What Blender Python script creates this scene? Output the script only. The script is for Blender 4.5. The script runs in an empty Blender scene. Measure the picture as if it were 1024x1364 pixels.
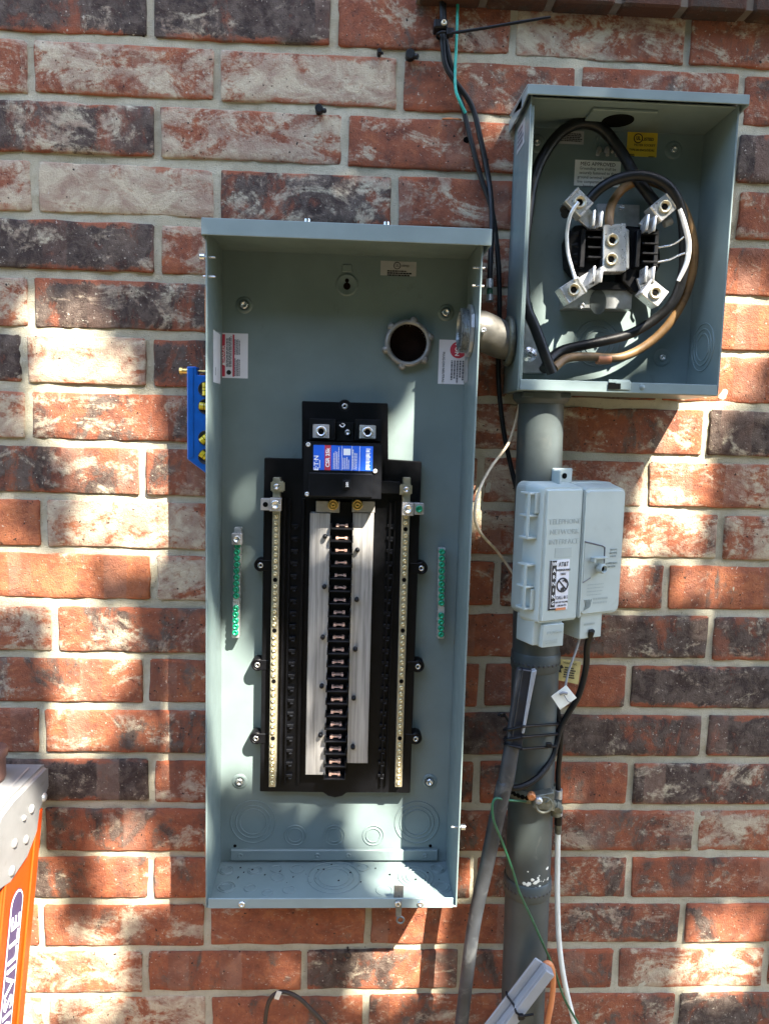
import bpy, bmesh, math, random
import numpy as np
from mathutils import Vector, Matrix

random.seed(7)
rng = np.random.default_rng(7)
S = bpy.context.scene
COL = S.collection
PI = math.pi

# ------------------------------------------------------------------ camera
RX, RY, RZ = 0.10946621, -0.04563743, 0.02679519
F_PX, CAM = 980.0, Vector((0.0, -1.12045, -0.54607))


def rot3(rx, ry, rz):
    cx, sx, cy, sy, cz, sz = math.cos(rx), math.sin(rx), math.cos(ry), math.sin(ry), math.cos(rz), math.sin(rz)
    a = Matrix(((1, 0, 0), (0, cx, -sx), (0, sx, cx)))
    b = Matrix(((cy, 0, sy), (0, 1, 0), (-sy, 0, cy)))
    c = Matrix(((cz, -sz, 0), (sz, cz, 0), (0, 0, 1)))
    return c @ a @ b


RM = rot3(RX, RY, RZ) @ Matrix(((1, 0, 0), (0, 0, -1), (0, 1, 0)))
right, down, fwd = Vector(RM[0]), Vector(RM[1]), Vector(RM[2])
cd = bpy.data.cameras.new('camera')
cam = bpy.data.objects.new('camera', cd)
COL.objects.link(cam)
m = Matrix.Identity(4)
for i in range(3):
    m[i][0], m[i][1], m[i][2], m[i][3] = right[i], -down[i], -fwd[i], CAM[i]
cam.matrix_world = m
cd.sensor_fit = 'HORIZONTAL'
cd.sensor_width = 36.0
cd.lens = 36.0 * F_PX / 1024.0
cd.clip_start, cd.clip_end = 0.02, 500
S.camera = cam

# ------------------------------------------------------------------ sky, sun, exposure
SUN_L = Vector((-0.65, 1.0, -1.31))          # the way the sunlight travels, per metre towards the wall
elev = math.atan2(1.31, math.hypot(0.65, 1.0))
W = bpy.data.worlds.new('World')
S.world = W
W.use_nodes = True
nt = W.node_tree
sky = nt.nodes.new('ShaderNodeTexSky')
sky.sky_type = 'NISHITA'
sky.sun_disc = False
sky.sun_elevation = elev
sky.sun_rotation = math.atan2(0.65, -1.0)
bg = nt.nodes['Background']
nt.links.new(sky.outputs[0], bg.inputs[0])
bg.inputs[1].default_value = 0.15
sd = bpy.data.lights.new('sun', 'SUN')
sd.energy = 4.6
sd.angle = math.radians(0.5)
sd.color = (1.0, 0.91, 0.77)
sun = bpy.data.objects.new('sun', sd)
COL.objects.link(sun)
sun.rotation_euler = SUN_L.to_track_quat('-Z', 'Y').to_euler()
sun.location = (4, -5, 6)
S.view_settings.view_transform = 'Standard'
S.view_settings.look = 'None'
S.view_settings.gamma = 1
S.view_settings.use_curve_mapping = False
S.view_settings.exposure = 2.9
S.render.engine = 'CYCLES'
S.cycles.max_bounces = 6


def U(x, y, d=0.0):
    """the point d metres in front of the wall that shows at photo pixel (x, y)"""
    v = (right * ((x - 512) / F_PX) + down * ((y - 682) / F_PX) + fwd)
    t = (-d - CAM.y) / v.y
    return CAM + v * t


# ------------------------------------------------------------------ materials
class NT:
    def __init__(s, name):
        s.m = bpy.data.materials.new(name)
        s.m.use_nodes = True
        s.t = s.m.node_tree
        s.b = s.t.nodes['Principled BSDF']

    def n(s, typ, **kw):
        nd = s.t.nodes.new('ShaderNode' + typ)
        for k, v in kw.items():
            if k in ('operation', 'blend_type', 'data_type', 'noise_dimensions', 'attribute_type', 'attribute_name', 'feature', 'interpolation_type', 'use_clamp', 'bands_direction', 'wave_type'):
                setattr(nd, k, v)
            else:
                nd.inputs[k.replace('_', ' ') if isinstance(k, str) and k.replace('_', ' ') in nd.inputs else k].default_value = v
        return nd

    def l(s, a, b):
        s.t.links.new(a, b)

    def math(s, op, a, b=None, clamp=False):
        nd = s.t.nodes.new('ShaderNodeMath')
        nd.operation = op
        nd.use_clamp = clamp
        for i, x in enumerate((a, b)):
            if x is None:
                continue
            if isinstance(x, (int, float)):
                nd.inputs[i].default_value = x
            else:
                s.l(x, nd.inputs[i])
        return nd.outputs[0]

    def mix(s, fac, a, b, bt='MIX'):
        nd = s.t.nodes.new('ShaderNodeMix')
        nd.data_type = 'RGBA'
        nd.blend_type = bt
        for sock, x in ((nd.inputs['Factor'], fac), (nd.inputs['A'], a), (nd.inputs['B'], b)):
            pass
        ins = [i for i in nd.inputs if i.enabled]
        for sock, x in zip((nd.inputs[0], nd.inputs[6], nd.inputs[7]), (fac, a, b)):
            if isinstance(x, (int, float)):
                sock.default_value = x
            elif isinstance(x, tuple):
                sock.default_value = (*x, 1)
            else:
                s.l(x, sock)
        return nd.outputs[2]

    def noise(s, vec, scale, detail=4, rough=0.55, dist=0.0):
        nd = s.t.nodes.new('ShaderNodeTexNoise')
        nd.inputs['Scale'].default_value = scale
        nd.inputs['Detail'].default_value = detail
        nd.inputs['Roughness'].default_value = rough
        nd.inputs['Distortion'].default_value = dist
        s.l(vec, nd.inputs['Vector'])
        return nd.outputs['Fac']

    def step(s, x, lo, hi):
        nd = s.t.nodes.new('ShaderNodeMapRange')
        nd.interpolation_type = 'SMOOTHSTEP'
        for i, v in ((0, x), (1, lo), (2, hi)):
            if isinstance(v, (int, float)):
                nd.inputs[i].default_value = v
            else:
                s.l(v, nd.inputs[i])
        return nd.outputs[0]

    def bump(s, h, strength, dist=0.001):
        nd = s.t.nodes.new('ShaderNodeBump')
        nd.inputs['Strength'].default_value = strength
        nd.inputs['Distance'].default_value = dist
        s.l(h, nd.inputs['Height'])
        s.l(nd.outputs[0], s.b.inputs['Normal'])

    def worldpos(s):
        return s.t.nodes.new('ShaderNodeNewGeometry').outputs['Position']


def pbr(name, col, rough=0.5, metal=0.0, var=0.12, vscale=25, grime=None, grime_amt=0.0, gscale=30, bump=0.0, bscale=400, spec=0.5, rvar=0.15, stretch=None):
    a = NT(name)
    pos = a.t.nodes.new('ShaderNodeTexCoord').outputs['Object']
    if stretch:
        vs = a.n('VectorMath', operation='MULTIPLY')
        a.l(pos, vs.inputs[0])
        vs.inputs[1].default_value = stretch
        pos = vs.outputs[0]
    n1 = a.noise(pos, vscale, 5)
    dark = tuple(c * (1 - var * 1.4) for c in col)
    lite = tuple(min(1, c * (1 + var)) for c in col)
    c = a.mix(a.step(n1, 0.3, 0.7), dark, lite)
    if grime:
        g = a.step(a.noise(pos, gscale, 7, 0.65, 0.6), 0.62 - grime_amt * 0.25, 0.78 - grime_amt * 0.15)
        c = a.mix(g, c, grime)
    a.l(c, a.b.inputs['Base Color'])
    r = a.math('MULTIPLY_ADD', a.noise(pos, vscale * 2.3, 4), rvar * 2)
    a.t.nodes[-1].inputs[2].default_value = max(0.02, rough - rvar)
    a.l(r, a.b.inputs['Roughness'])
    a.b.inputs['Metallic'].default_value = metal
    a.b.inputs['Specular IOR Level'].default_value = spec
    if bump:
        a.bump(a.noise(pos, bscale, 3), bump, 0.0006)
    return a.m


M = {}
M['enamel'] = pbr('grey_enamel', (0.140, 0.186, 0.186), 0.38, 0, 0.06, 14, (0.112, 0.148, 0.146), 0.08, 18, 0.12, 500)
M['enamel_lip'] = pbr('grey_enamel_edge', (0.185, 0.240, 0.245), 0.36, 0, 0.05, 20, bump=0.1, bscale=500)
M['galv'] = pbr('galvanised_steel', (0.46, 0.48, 0.49), 0.34, 0.6, 0.15, 60, (0.30, 0.31, 0.30), 0.2, 50)
M['brushed'] = pbr('brushed_bus_cover', (0.36, 0.355, 0.35), 0.4, 0.4, 0.22, 260, (0.22, 0.215, 0.21), 0.35, 200, 0.1, 500, stretch=(1, 1, .035))
M['alu'] = pbr('aluminium', (0.56, 0.57, 0.58), 0.30, 0.65, 0.08, 60, (0.5, 0.5, 0.48), -0.6, 60)
M['tin'] = pbr('tin_plate', (0.40, 0.39, 0.38), 0.42, 0.35, 0.14, 30, (0.25, 0.24, 0.23), 0.25, 30)
M['brass_tin'] = pbr('plated_bar', (0.46, 0.42, 0.31), 0.36, 0.7, 0.12, 60)
M['brass'] = pbr('brass', (0.62, 0.43, 0.14), 0.3, 0.9, 0.15, 80)
M['steel'] = pbr('zinc_screw', (0.66, 0.67, 0.68), 0.28, 0.95, 0.1, 200)
M['yscrew'] = pbr('yellow_zinc_screw', (0.62, 0.54, 0.33), 0.32, 0.85, 0.2, 150)
M['copper'] = pbr('copper_stab', (0.80, 0.50, 0.38), 0.4, 0.4, 0.15, 150)
M['green'] = pbr('green_screw', (0.01, 0.28, 0.15), 0.3, 0.35, 0.2, 200)
M['black'] = pbr('black_phenolic', (0.0028, 0.003, 0.004), 0.42, 0, 0.25, 60, (0.007, 0.007, 0.008), 0.05, 50, 0.1, 600, spec=.16)
M['black2'] = pbr('black_plastic', (0.004, 0.0045, 0.006), 0.38, 0, 0.25, 40, bump=0.08, bscale=900, spec=.22)
M['hole'] = pbr('dark_opening', (0.0015, 0.0015, 0.0015), 0.9, 0, 0.1, 50, spec=0.1)
M['hub_dark'] = pbr('conduit_inside', (0.006, 0.003, 0.002), 0.8, 0, 0.5, 30, spec=.05)  # near-black cap colour stands in for the darkness inside the conduit
M['blacksheath'] = pbr('black_cable_sheath', (0.0055, 0.006, 0.007), 0.42, 0, 0.3, 40, (0.022, 0.023, 0.022), 0.15, 70, 0.15, 300, spec=.3)
M['tan'] = pbr('tan_taped_cable', (0.20, 0.115, 0.045), 0.5, 0, 0.3, 30, (0.07, 0.045, 0.022), 0.3, 40, 0.2, 200)
M['strand'] = pbr('aluminium_strand', (0.78, 0.78, 0.77), 0.4, 0.6, 0.12, 60)
M['paperw'] = pbr('white_label', (0.62, 0.63, 0.68), 0.55, 0, 0.03, 40)
M['whitelabel'] = pbr('bright_white_label', (0.82, 0.83, 0.85), 0.5, 0, 0.02, 40)
M['papergrey'] = pbr('silver_label', (0.33, 0.335, 0.34), 0.5, 0, 0.05, 40)
M['papery'] = pbr('yellow_label', (0.62, 0.42, 0.02), 0.5, 0, 0.05, 40)
M['print'] = pbr('black_print', (0.008, 0.008, 0.010), 0.6, 0, 0.05, 40)
M['printgrey'] = pbr('grey_print', (0.10, 0.105, 0.13), 0.6, 0, 0.1, 60)
M['printred'] = pbr('red_print', (0.42, 0.03, 0.06), 0.55, 0, 0.05, 40)
M['printblue'] = pbr('blue_label', (0.015, 0.11, 0.62), 0.4, 0, 0.05, 40)
M['printwhite'] = pbr('white_print', (0.8, 0.82, 0.84), 0.5, 0, 0.03, 40)
M['nid'] = pbr('grey_plastic', (0.340, 0.398, 0.385), 0.48, 0, 0.05, 16, (0.30, 0.345, 0.33), 0.12, 22, 0.08, 500)
M['nidtext'] = pbr('moulded_lettering', (0.275, 0.325, 0.315), 0.5, 0, 0.05, 30)
M['pvc'] = pbr('grey_painted_conduit', (0.044, 0.057, 0.058), 0.5, 0, 0.15, 14, (0.08, 0.088, 0.085), 0.12, 26, 0.15, 150)
M['pvcdark'] = pbr('weathered_dark_conduit', (0.026, 0.030, 0.036), 0.55, 0, 0.3, 22, (0.085, 0.09, 0.092), 0.45, 24, 0.25, 120)
M['tapeblue'] = pbr('blue_black_tape', (0.009, 0.012, 0.020), 0.38, 0, 0.3, 30)
M['pale_pvc'] = pbr('pale_grey_plastic', (0.25, 0.26, 0.27), 0.45, 0, 0.08, 20, (0.26, 0.26, 0.26), 0.1, 40)
M['oldgalv'] = pbr('weathered_bronze', (0.125, 0.13, 0.105), 0.55, 0.5, 0.3, 90, (0.05, 0.065, 0.05), 0.3, 90, 0.3, 250)
M['greenwire'] = pbr('green_insulation', (0.006, 0.085, 0.038), 0.4, 0, 0.2, 60)
M['tealwire'] = pbr('teal_green_insulation', (0.02, 0.32, 0.25), 0.4, 0, 0.15, 60)
M['beige'] = pbr('beige_wire', (0.50, 0.42, 0.30), 0.5, 0, 0.2, 40, (0.2, 0.16, 0.11), 0.2, 50)
M['whitecable'] = pbr('white_coax_sheath', (0.72, 0.74, 0.68), 0.45, 0, 0.05, 30)
M['orangecord'] = pbr('orange_cable_sheath', (0.55, 0.20, 0.08), 0.5, 0, 0.1, 30)
M['brownwire'] = pbr('brown_wire', (0.03, 0.02, 0.016), 0.5, 0, 0.2, 30)
M['levelblue'] = pbr('blue_anodised', (0.003, 0.10, 0.42), 0.34, 0.15, 0.1, 40)
M['vial'] = pbr('yellow_vial', (0.60, 0.46, 0.02), 0.15, 0, 0.2, 60)
M['vialdark'] = pbr('vial_ring', (0.004, 0.012, 0.03), 0.4, 0, 0.2, 60)
M['orange'] = pbr('orange_fibreglass', (0.44, 0.048, 0.002), 0.4, 0, 0.08, 18, bump=0.1, bscale=300)
M['ladgrey'] = pbr('grey_ladder_plastic', (0.185, 0.187, 0.185), 0.45, 0, 0.06, 18, (0.14, 0.135, 0.13), 0.2, 25, 0.15, 300)
M['lettering'] = pbr('navy_print', (0.05, 0.035, 0.09), 0.5, 0, 0.05, 30)
M['rust_glint'] = pbr('rusty_copper_glint', (0.45, 0.17, 0.06), 0.45, 0.4, 0.3, 60)  # real rust, and the hinge wires' orange sun reflection as colour
M['tagy'] = pbr('yellow_tag', (0.50, 0.42, 0.17), 0.5, 0, 0.12, 60, (0.3, 0.24, 0.1), 0.2, 60)
M['tagw'] = pbr('white_tag', (0.74, 0.75, 0.68), 0.5, 0, 0.05, 60)
M['tape'] = pbr('masking_tape', (0.6, 0.55, 0.45), 0.6, 0, 0.1, 60)
M['lidbrown'] = pbr('brown_lid', (0.12, 0.06, 0.045), 0.45, 0, 0.1, 30)
M['darksteel'] = pbr('dull_steel', (0.16, 0.165, 0.16), 0.4, 0.6, 0.2, 80, (0.06, 0.06, 0.055), 0.2, 80)
M['castgrey'] = pbr('dull_cast_zinc', (0.115, 0.112, 0.10), 0.48, 0.35, 0.2, 40, (0.07, 0.062, 0.05), 0.3, 40, 0.3, 250)
M['thread'] = pbr('galvanised_thread', (0.25, 0.275, 0.285), 0.3, 0.6, 0.15, 80)
M['hubmetal'] = pbr('zinc_hub', (0.25, 0.245, 0.235), 0.42, 0.4, 0.2, 60, (0.13, 0.115, 0.10), 0.3, 60, 0.2, 300)
M['bark'] = pbr('bark', (0.12, 0.085, 0.06), 0.85, 0, 0.3, 10, bump=0.6, bscale=40)
M['leaf'] = pbr('leaf', (0.045, 0.062, 0.026), 0.5, 0, 0.3, 3)


def brick_material(name, sill=False):
    a = NT(name)
    tc = a.t.nodes.new('ShaderNodeTexCoord').outputs['Object']
    oi = a.t.nodes.new('ShaderNodeObjectInfo').outputs['Random']

    def attr(nm):
        nd = a.t.nodes.new('ShaderNodeAttribute')
        nd.attribute_type = 'OBJECT'
        nd.attribute_name = nm
        return nd.outputs['Fac']
    dark, lime, oran = attr('soot_shade'), attr('lime'), attr('orange')
    off = a.n('CombineXYZ')
    for i, k in enumerate((37.0, 19.0, 53.0)):
        a.l(a.math('MULTIPLY', oi, k), off.inputs[i])
    vadd = a.n('VectorMath', operation='ADD')
    a.l(tc, vadd.inputs[0])
    a.l(off.outputs[0], vadd.inputs[1])
    p = vadd.outputs[0]
    def scaled(v, k):
        nd = a.n('VectorMath', operation='MULTIPLY')
        a.l(v, nd.inputs[0])
        nd.inputs[1].default_value = k
        return nd.outputs[0]
    pv = scaled(p, (1.0, 1.0, 0.5))
    ph = scaled(p, (0.62, 1.0, 1.1))
    pw = scaled(p, (1.0, 1.0, 1.0001))
    big = a.noise(p, 9, 6, 0.62, 0.6)
    med = a.noise(p, 46, 9, 0.72, 0.4)
    med2 = a.noise(scaled(p, (.9, 1, 1.3)), 24, 8, 0.7, 0.8)
    fine = a.noise(p, 140, 6, 0.72)
    grit = a.noise(p, 560, 3, 0.6)
    tone = a.math('ADD', a.math('MULTIPLY', med, 0.55), a.math('ADD', a.math('MULTIPLY', med2, 0.45), a.math('MULTIPLY', oran, 0.07)))
    col = a.mix(a.step(tone, 0.36, 0.52), (0.125, 0.047, 0.032), (0.245, 0.080, 0.042))
    col = a.mix(a.step(tone, 0.50, 0.66), col, (0.365, 0.130, 0.060))
    col = a.mix(a.math('MULTIPLY', a.step(fine, 0.48, 0.68), 0.20), col, (0.27, 0.16, 0.115))
    # fired soot
    s = a.math('ADD', a.noise(pv, 13, 9, 0.68, 0.9), a.math('MULTIPLY', a.math('SUBTRACT', med, 0.5), 0.5))
    s = a.step(a.math('ADD', s, a.math('MULTIPLY', dark, 0.42)), 0.62, 0.77)
    sootcol = a.mix(a.step(med, 0.36, 0.66), (0.026, 0.023, 0.021), (0.108, 0.096, 0.082))
    col = a.mix(a.math('MULTIPLY', s, 0.90), col, sootcol)
    # kiss marks: upright tone bands with sharp edges
    sx = a.n('SeparateXYZ')
    a.l(tc, sx.inputs[0])
    cx = a.n('CombineXYZ')
    a.l(a.math('ADD', a.math('ADD', sx.outputs[0], a.math('MULTIPLY', oi, 91)), a.math('MULTIPLY', a.math('SUBTRACT', med, 0.5), 0.010)), cx.inputs[0])
    band = a.step(a.noise(cx.outputs[0], 14, 0, 0.5), 0.57, 0.585)
    col = a.mix(a.math('MULTIPLY', band, 0.36), col, a.mix(a.step(big, .4, .6), (0.09, 0.05, 0.04), (0.31, 0.20, 0.15)))
    # lime wash and mortar smear
    lm = a.math('ADD', a.noise(ph, 19, 10, 0.70, 0.9), a.math('ADD', a.math('MULTIPLY', a.math('SUBTRACT', fine, 0.5), 0.30), a.math('MULTIPLY', a.math('SUBTRACT', med, 0.5), 0.25)))
    lm = a.step(a.math('ADD', lm, a.math('MULTIPLY', lime, 0.34)), 0.62, 0.76)
    limecol = a.mix(a.step(med2, 0.36, 0.66), (0.330, 0.235, 0.175), (0.545, 0.495, 0.360))
    col = a.mix(a.math('MULTIPLY', lm, 0.86), col, limecol)
    # raw orange arrises
    edge = a.step(a.math('ADD', a.math('ABSOLUTE', sx.outputs[2]), a.math('MULTIPLY', a.math('SUBTRACT', med, 0.5), 0.04)), 0.0265, 0.0325)
    col = a.mix(a.math('MULTIPLY', edge, a.math('MULTIPLY', a.step(a.noise(pw, 12, 4), 0.46, 0.60), .8)), col, (0.31, 0.088, 0.04))
    # pits and pale specks
    col = a.mix(a.step(a.noise(p, 190, 2, 0.5), 0.68, 0.74), col, (0.03, 0.02, 0.016))
    col = a.mix(a.math('MULTIPLY', a.step(a.noise(p, 240, 2, 0.5, 0.3), 0.67, 0.75), 0.75), col, (0.50, 0.45, 0.37))
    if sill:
        col = a.mix(0.82, col, (0.034, 0.021, 0.013))  # shade of the overhang mixed into the brick colour
    a.l(col, a.b.inputs['Base Color'])
    a.b.inputs['Roughness'].default_value = 0.88
    a.b.inputs['Specular IOR Level'].default_value = 0.25
    h = a.math('ADD', a.math('MULTIPLY', fine, 1.2), a.math('ADD', a.math('MULTIPLY', med, 2.0), a.math('MULTIPLY', grit, 0.6)))
    a.bump(h, 0.85, 0.0022)
    return a.m


M['brick'] = brick_material('clinker_brick')
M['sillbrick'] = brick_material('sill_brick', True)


def mortar_material():
    a = NT('sandy_mortar')
    p = a.worldpos()
    n1 = a.noise(p, 9, 5, 0.6)
    n2 = a.noise(p, 90, 6, 0.7)
    n3 = a.noise(p, 700, 3, 0.7)
    c = a.mix(a.step(n1, 0.3, 0.7), (0.45, 0.415, 0.305), (0.57, 0.53, 0.405))
    c = a.mix(a.math('MULTIPLY', a.step(n2, 0.45, 0.75), 0.4), c, (0.30, 0.265, 0.20))
    c = a.mix(a.math('MULTIPLY', a.step(n3, 0.55, 0.75), 0.45), c, (0.56, 0.53, 0.45))
    c = a.mix(a.math('MULTIPLY', a.step(a.noise(p, 300, 2), 0.68, 0.74), 0.7), c, (0.10, 0.085, 0.065))
    a.l(c, a.b.inputs['Base Color'])
    a.b.inputs['Roughness'].default_value = 0.95
    a.b.inputs['Specular IOR Level'].default_value = 0.15
    a.bump(a.math('ADD', n2, a.math('MULTIPLY', n3, 1.1)), 1.0, 0.0028)
    return a.m


M['mortar'] = mortar_material()


M['sillmortar'] = pbr('shade_darkened_mortar', (0.13, 0.105, 0.08), 0.9, 0, 0.2, 30)  # ledge mortar, darkened so its colour holds the shade


def ground_material():
    a = NT('soil_and_grass')
    p = a.worldpos()
    c = a.mix(a.step(a.noise(p, 2.2, 6, 0.6), 0.42, 0.6), (0.15, 0.10, 0.05), (0.075, 0.075, 0.025))
    c = a.mix(a.math('MULTIPLY', a.noise(p, 60, 5), 0.6), c, (0.12, 0.09, 0.055))
    a.l(c, a.b.inputs['Base Color'])
    a.b.inputs['Roughness'].default_value = 0.95
    a.bump(a.noise(p, 40, 6), 0.8, 0.02)
    return a.m


M['ground'] = ground_material()

# ------------------------------------------------------------------ mesh helpers
WL = {}           # world offset of every linked object


def link(o, parent=None, loc=None):
    COL.objects.link(o)
    base = WL.get(parent.name, Vector()) if parent else Vector()
    if parent:
        o.parent = parent
    if loc is not None:
        o.location = Vector(loc) - base
        WL[o.name] = Vector(loc)
    else:
        WL[o.name] = base.copy()
    return o


def tag(o, label=None, cat=None, group=None, kind=None):
    for k, v in (('label', label), ('category', cat), ('group', group), ('kind', kind)):
        if v:
            o[k] = v
    return o


def thing(name, label, cat, loc, group=None, local=False):
    o = bpy.data.objects.new(name, None)
    o.empty_display_size = 0.02
    COL.objects.link(o)
    o.location = loc
    WL[o.name] = Vector((0, 0, 0)) if local else Vector(loc)
    return tag(o, label, cat, group)


class MB:
    def __init__(s):
        s.v, s.f, s.sm = [], [], []

    def add(s, vs, fs, smooth=False):
        o = len(s.v)
        s.v += [tuple(v) for v in vs]
        s.f += [tuple(i + o for i in f) for f in fs]
        s.sm += [smooth] * len(fs)
        return s

    def box(s, a, b):
        x0, x1 = sorted((a[0], b[0])); y0, y1 = sorted((a[1], b[1])); z0, z1 = sorted((a[2], b[2]))
        return s.add([(x0, y0, z0), (x1, y0, z0), (x1, y1, z0), (x0, y1, z0), (x0, y0, z1), (x1, y0, z1), (x1, y1, z1), (x0, y1, z1)],
                     [(0, 3, 2, 1), (4, 5, 6, 7), (0, 1, 5, 4), (1, 2, 6, 5), (2, 3, 7, 6), (3, 0, 4, 7)])

    def frame(s, axis):
        w = Vector(axis).normalized()
        u = w.cross(Vector((0, 0, 1)))
        if u.length < 1e-3:
            u = w.cross(Vector((1, 0, 0)))
        u.normalize()
        return u, w.cross(u), w

    def cyl(s, p0, p1, r0, r1=None, n=16, caps=True, smooth=True):
        p0, p1 = Vector(p0), Vector(p1)
        r1 = r0 if r1 is None else r1
        u, v, w = s.frame(p1 - p0)
        vs = []
        for p, r in ((p0, r0), (p1, r1)):
            for i in range(n):
                t = 2 * PI * i / n
                vs.append(p + u * (r * math.cos(t)) + v * (r * math.sin(t)))
        s.add(vs, [(i, (i + 1) % n, n + (i + 1) % n, n + i) for i in range(n)], smooth)
        if caps:
            s.add(vs[:n], [tuple(range(n))[::-1]])
            s.add(vs[n:], [tuple(range(n))])
        return s

    def lathe(s, c, axis, prof, n=24, smooth=True):
        """prof: list of (radius, distance along axis)"""
        c = Vector(c)
        u, v, w = s.frame(axis)
        vs = []
        for r, h in prof:
            for i in range(n):
                t = 2 * PI * i / n
                vs.append(c + w * h + u * (r * math.cos(t)) + v * (r * math.sin(t)))
        fs = []
        for k in range(len(prof) - 1):
            for i in range(n):
                fs.append((k * n + i, k * n + (i + 1) % n, (k + 1) * n + (i + 1) % n, (k + 1) * n + i))
        return s.add(vs, fs, smooth)

    def torus(s, c, axis, R, r, n=28, k=6, sx=1.0):
        c = Vector(c)
        u, v, w = s.frame(axis)
        vs, fs = [], []
        for i in range(n):
            t = 2 * PI * i / n
            d = u * math.cos(t) + v * math.sin(t)
            for j in range(k):
                q = 2 * PI * j / k
                vs.append(c + d * (R + r * math.cos(q)) + w * (r * math.sin(q)))
        for i in range(n):
            for j in range(k):
                fs.append((i * k + j, ((i + 1) % n) * k + j, ((i + 1) % n) * k + (j + 1) % k, i * k + (j + 1) % k))
        return s.add(vs, fs, True)

    def tube(s, pts, r, n=10, sub=6, closed=False, caps=True, spline=True, flat=None):
        P = [Vector(p) for p in pts]
        rs = r if isinstance(r, (list, tuple)) else [r] * len(P)
        if spline and len(P) > 2:
            Q, R2 = [], []
            for i in range(len(P) - 1):
                a, b, c, d = P[max(i - 1, 0)], P[i], P[i + 1], P[min(i + 2, len(P) - 1)]
                for k in range(sub):
                    t = k / sub
                    Q.append(0.5 * ((2 * b) + (c - a) * t + (2 * a - 5 * b + 4 * c - d) * t * t + (3 * b - a - 3 * c + d) * t ** 3))
                    R2.append(rs[i] * (1 - t) + rs[i + 1] * t)
            Q.append(P[-1]); R2.append(rs[-1])
            P, rs = Q, R2
        vs, fs = [], []
        T = (P[1] - P[0]).normalized()
        u, v, _ = s.frame(T)
        for i, p in enumerate(P):
            T2 = (P[min(i + 1, len(P) - 1)] - P[max(i - 1, 0)]).normalized()
            u = (u - T2 * u.dot(T2)).normalized()
            v = T2.cross(u)
            for j in range(n):
                q = 2 * PI * j / n
                vs.append(p + u * (rs[i] * math.cos(q)) + v * (rs[i] * math.sin(q)))
        for i in range(len(P) - 1):
            for j in range(n):
                fs.append((i * n + j, i * n + (j + 1) % n, (i + 1) * n + (j + 1) % n, (i + 1) * n + j))
        s.add(vs, fs, True)
        if caps:
            s.add(vs[:n], [tuple(range(n))[::-1]])
            s.add(vs[-n:], [tuple(range(n))])
        return s

    def prism(s, poly, y0, y1):
        """poly: (x, z) outline, extruded from y0 to y1"""
        n = len(poly)
        vs = [(p[0], y0, p[1]) for p in poly] + [(p[0], y1, p[1]) for p in poly]
        fs = [tuple(range(n)), tuple(range(2 * n - 1, n - 1, -1))]
        fs += [(i, n + i, n + (i + 1) % n, (i + 1) % n) for i in range(n)]
        return s.add(vs, fs)

    def hexa(s, pts):
        """eight corners: bottom four, top four"""
        return s.add(pts, [(0, 3, 2, 1), (4, 5, 6, 7), (0, 1, 5, 4), (1, 2, 6, 5), (2, 3, 7, 6), (3, 0, 4, 7)])

    def rotate(s, M4):
        s.v = [tuple(M4 @ Vector(v)) for v in s.v]
        return s

    def mesh(s, name, mat, off=Vector(), bevel=0.0, seg=1):
        me = bpy.data.meshes.new(name)
        me.from_pydata([(v[0] - off[0], v[1] - off[1], v[2] - off[2]) for v in s.v], [], s.f)
        me.polygons.foreach_set('use_smooth', s.sm)
        bm = bmesh.new()
        bm.from_mesh(me)
        if bevel:
            bmesh.ops.remove_doubles(bm, verts=bm.verts, dist=1e-6)
            bmesh.ops.recalc_face_normals(bm, faces=bm.faces)
            es = [e for e in bm.edges if len(e.link_faces) == 2 and e.calc_face_angle(0) > 0.5]
            bmesh.ops.bevel(bm, geom=es, offset=bevel, segments=seg, affect='EDGES', clamp_overlap=True)
        else:
            bmesh.ops.recalc_face_normals(bm, faces=bm.faces)
        bm.to_mesh(me)
        bm.free()
        me.materials.append(M[mat] if isinstance(mat, str) else mat)
        me.update()
        return me

    def build(s, name, mat, parent=None, bevel=0.0, seg=1, loc=None):
        off = Vector(loc) if loc is not None else (WL.get(parent.name, Vector()) if parent else Vector())
        o = bpy.data.objects.new(name, s.mesh(name, mat, off, bevel, seg))
        return link(o, parent, loc)


def inst(name, me, loc, parent, rot=None):
    o = bpy.data.objects.new(name, me)
    link(o, parent, loc)
    if rot:
        o.rotation_euler = rot
    return o


def top(mb, name, mat, label, cat, base, group=None, bevel=0.0, seg=1):
    o = mb.build(name, mat, None, bevel, seg, loc=base)
    return tag(o, label, cat, group)


def text(body, origin, size, mat, parent, xdir=(1, 0, 0), ydir=(0, 0, 1), name='lettering', align='CENTER', extr=0.00012, bold=0.0, squeeze=1.0):
    cu = bpy.data.curves.new('lettering', 'FONT')
    cu.body = body
    cu.size = size
    cu.align_x = align
    cu.align_y = 'CENTER'
    cu.extrude = extr
    cu.offset = bold
    cu.resolution_u = 2
    tmp = bpy.data.objects.new('tmp', cu)
    COL.objects.link(tmp)
    me = bpy.data.meshes.new_from_object(tmp)
    bpy.data.objects.remove(tmp)
    x, y = Vector(xdir).normalized(), Vector(ydir).normalized()
    z = x.cross(y)
    off = WL.get(parent.name, Vector()) if parent else Vector()
    mm = Matrix.Identity(4)
    for i in range(3):
        mm[i][0], mm[i][1], mm[i][2], mm[i][3] = x[i] * squeeze, y[i], z[i], Vector(origin)[i] - off[i]
    me.transform(mm)
    me.name = 'lettering'
    me.materials.clear()
    me.materials.append(M[mat])
    o = bpy.data.objects.new(name, me)
    return link(o, parent)


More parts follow.
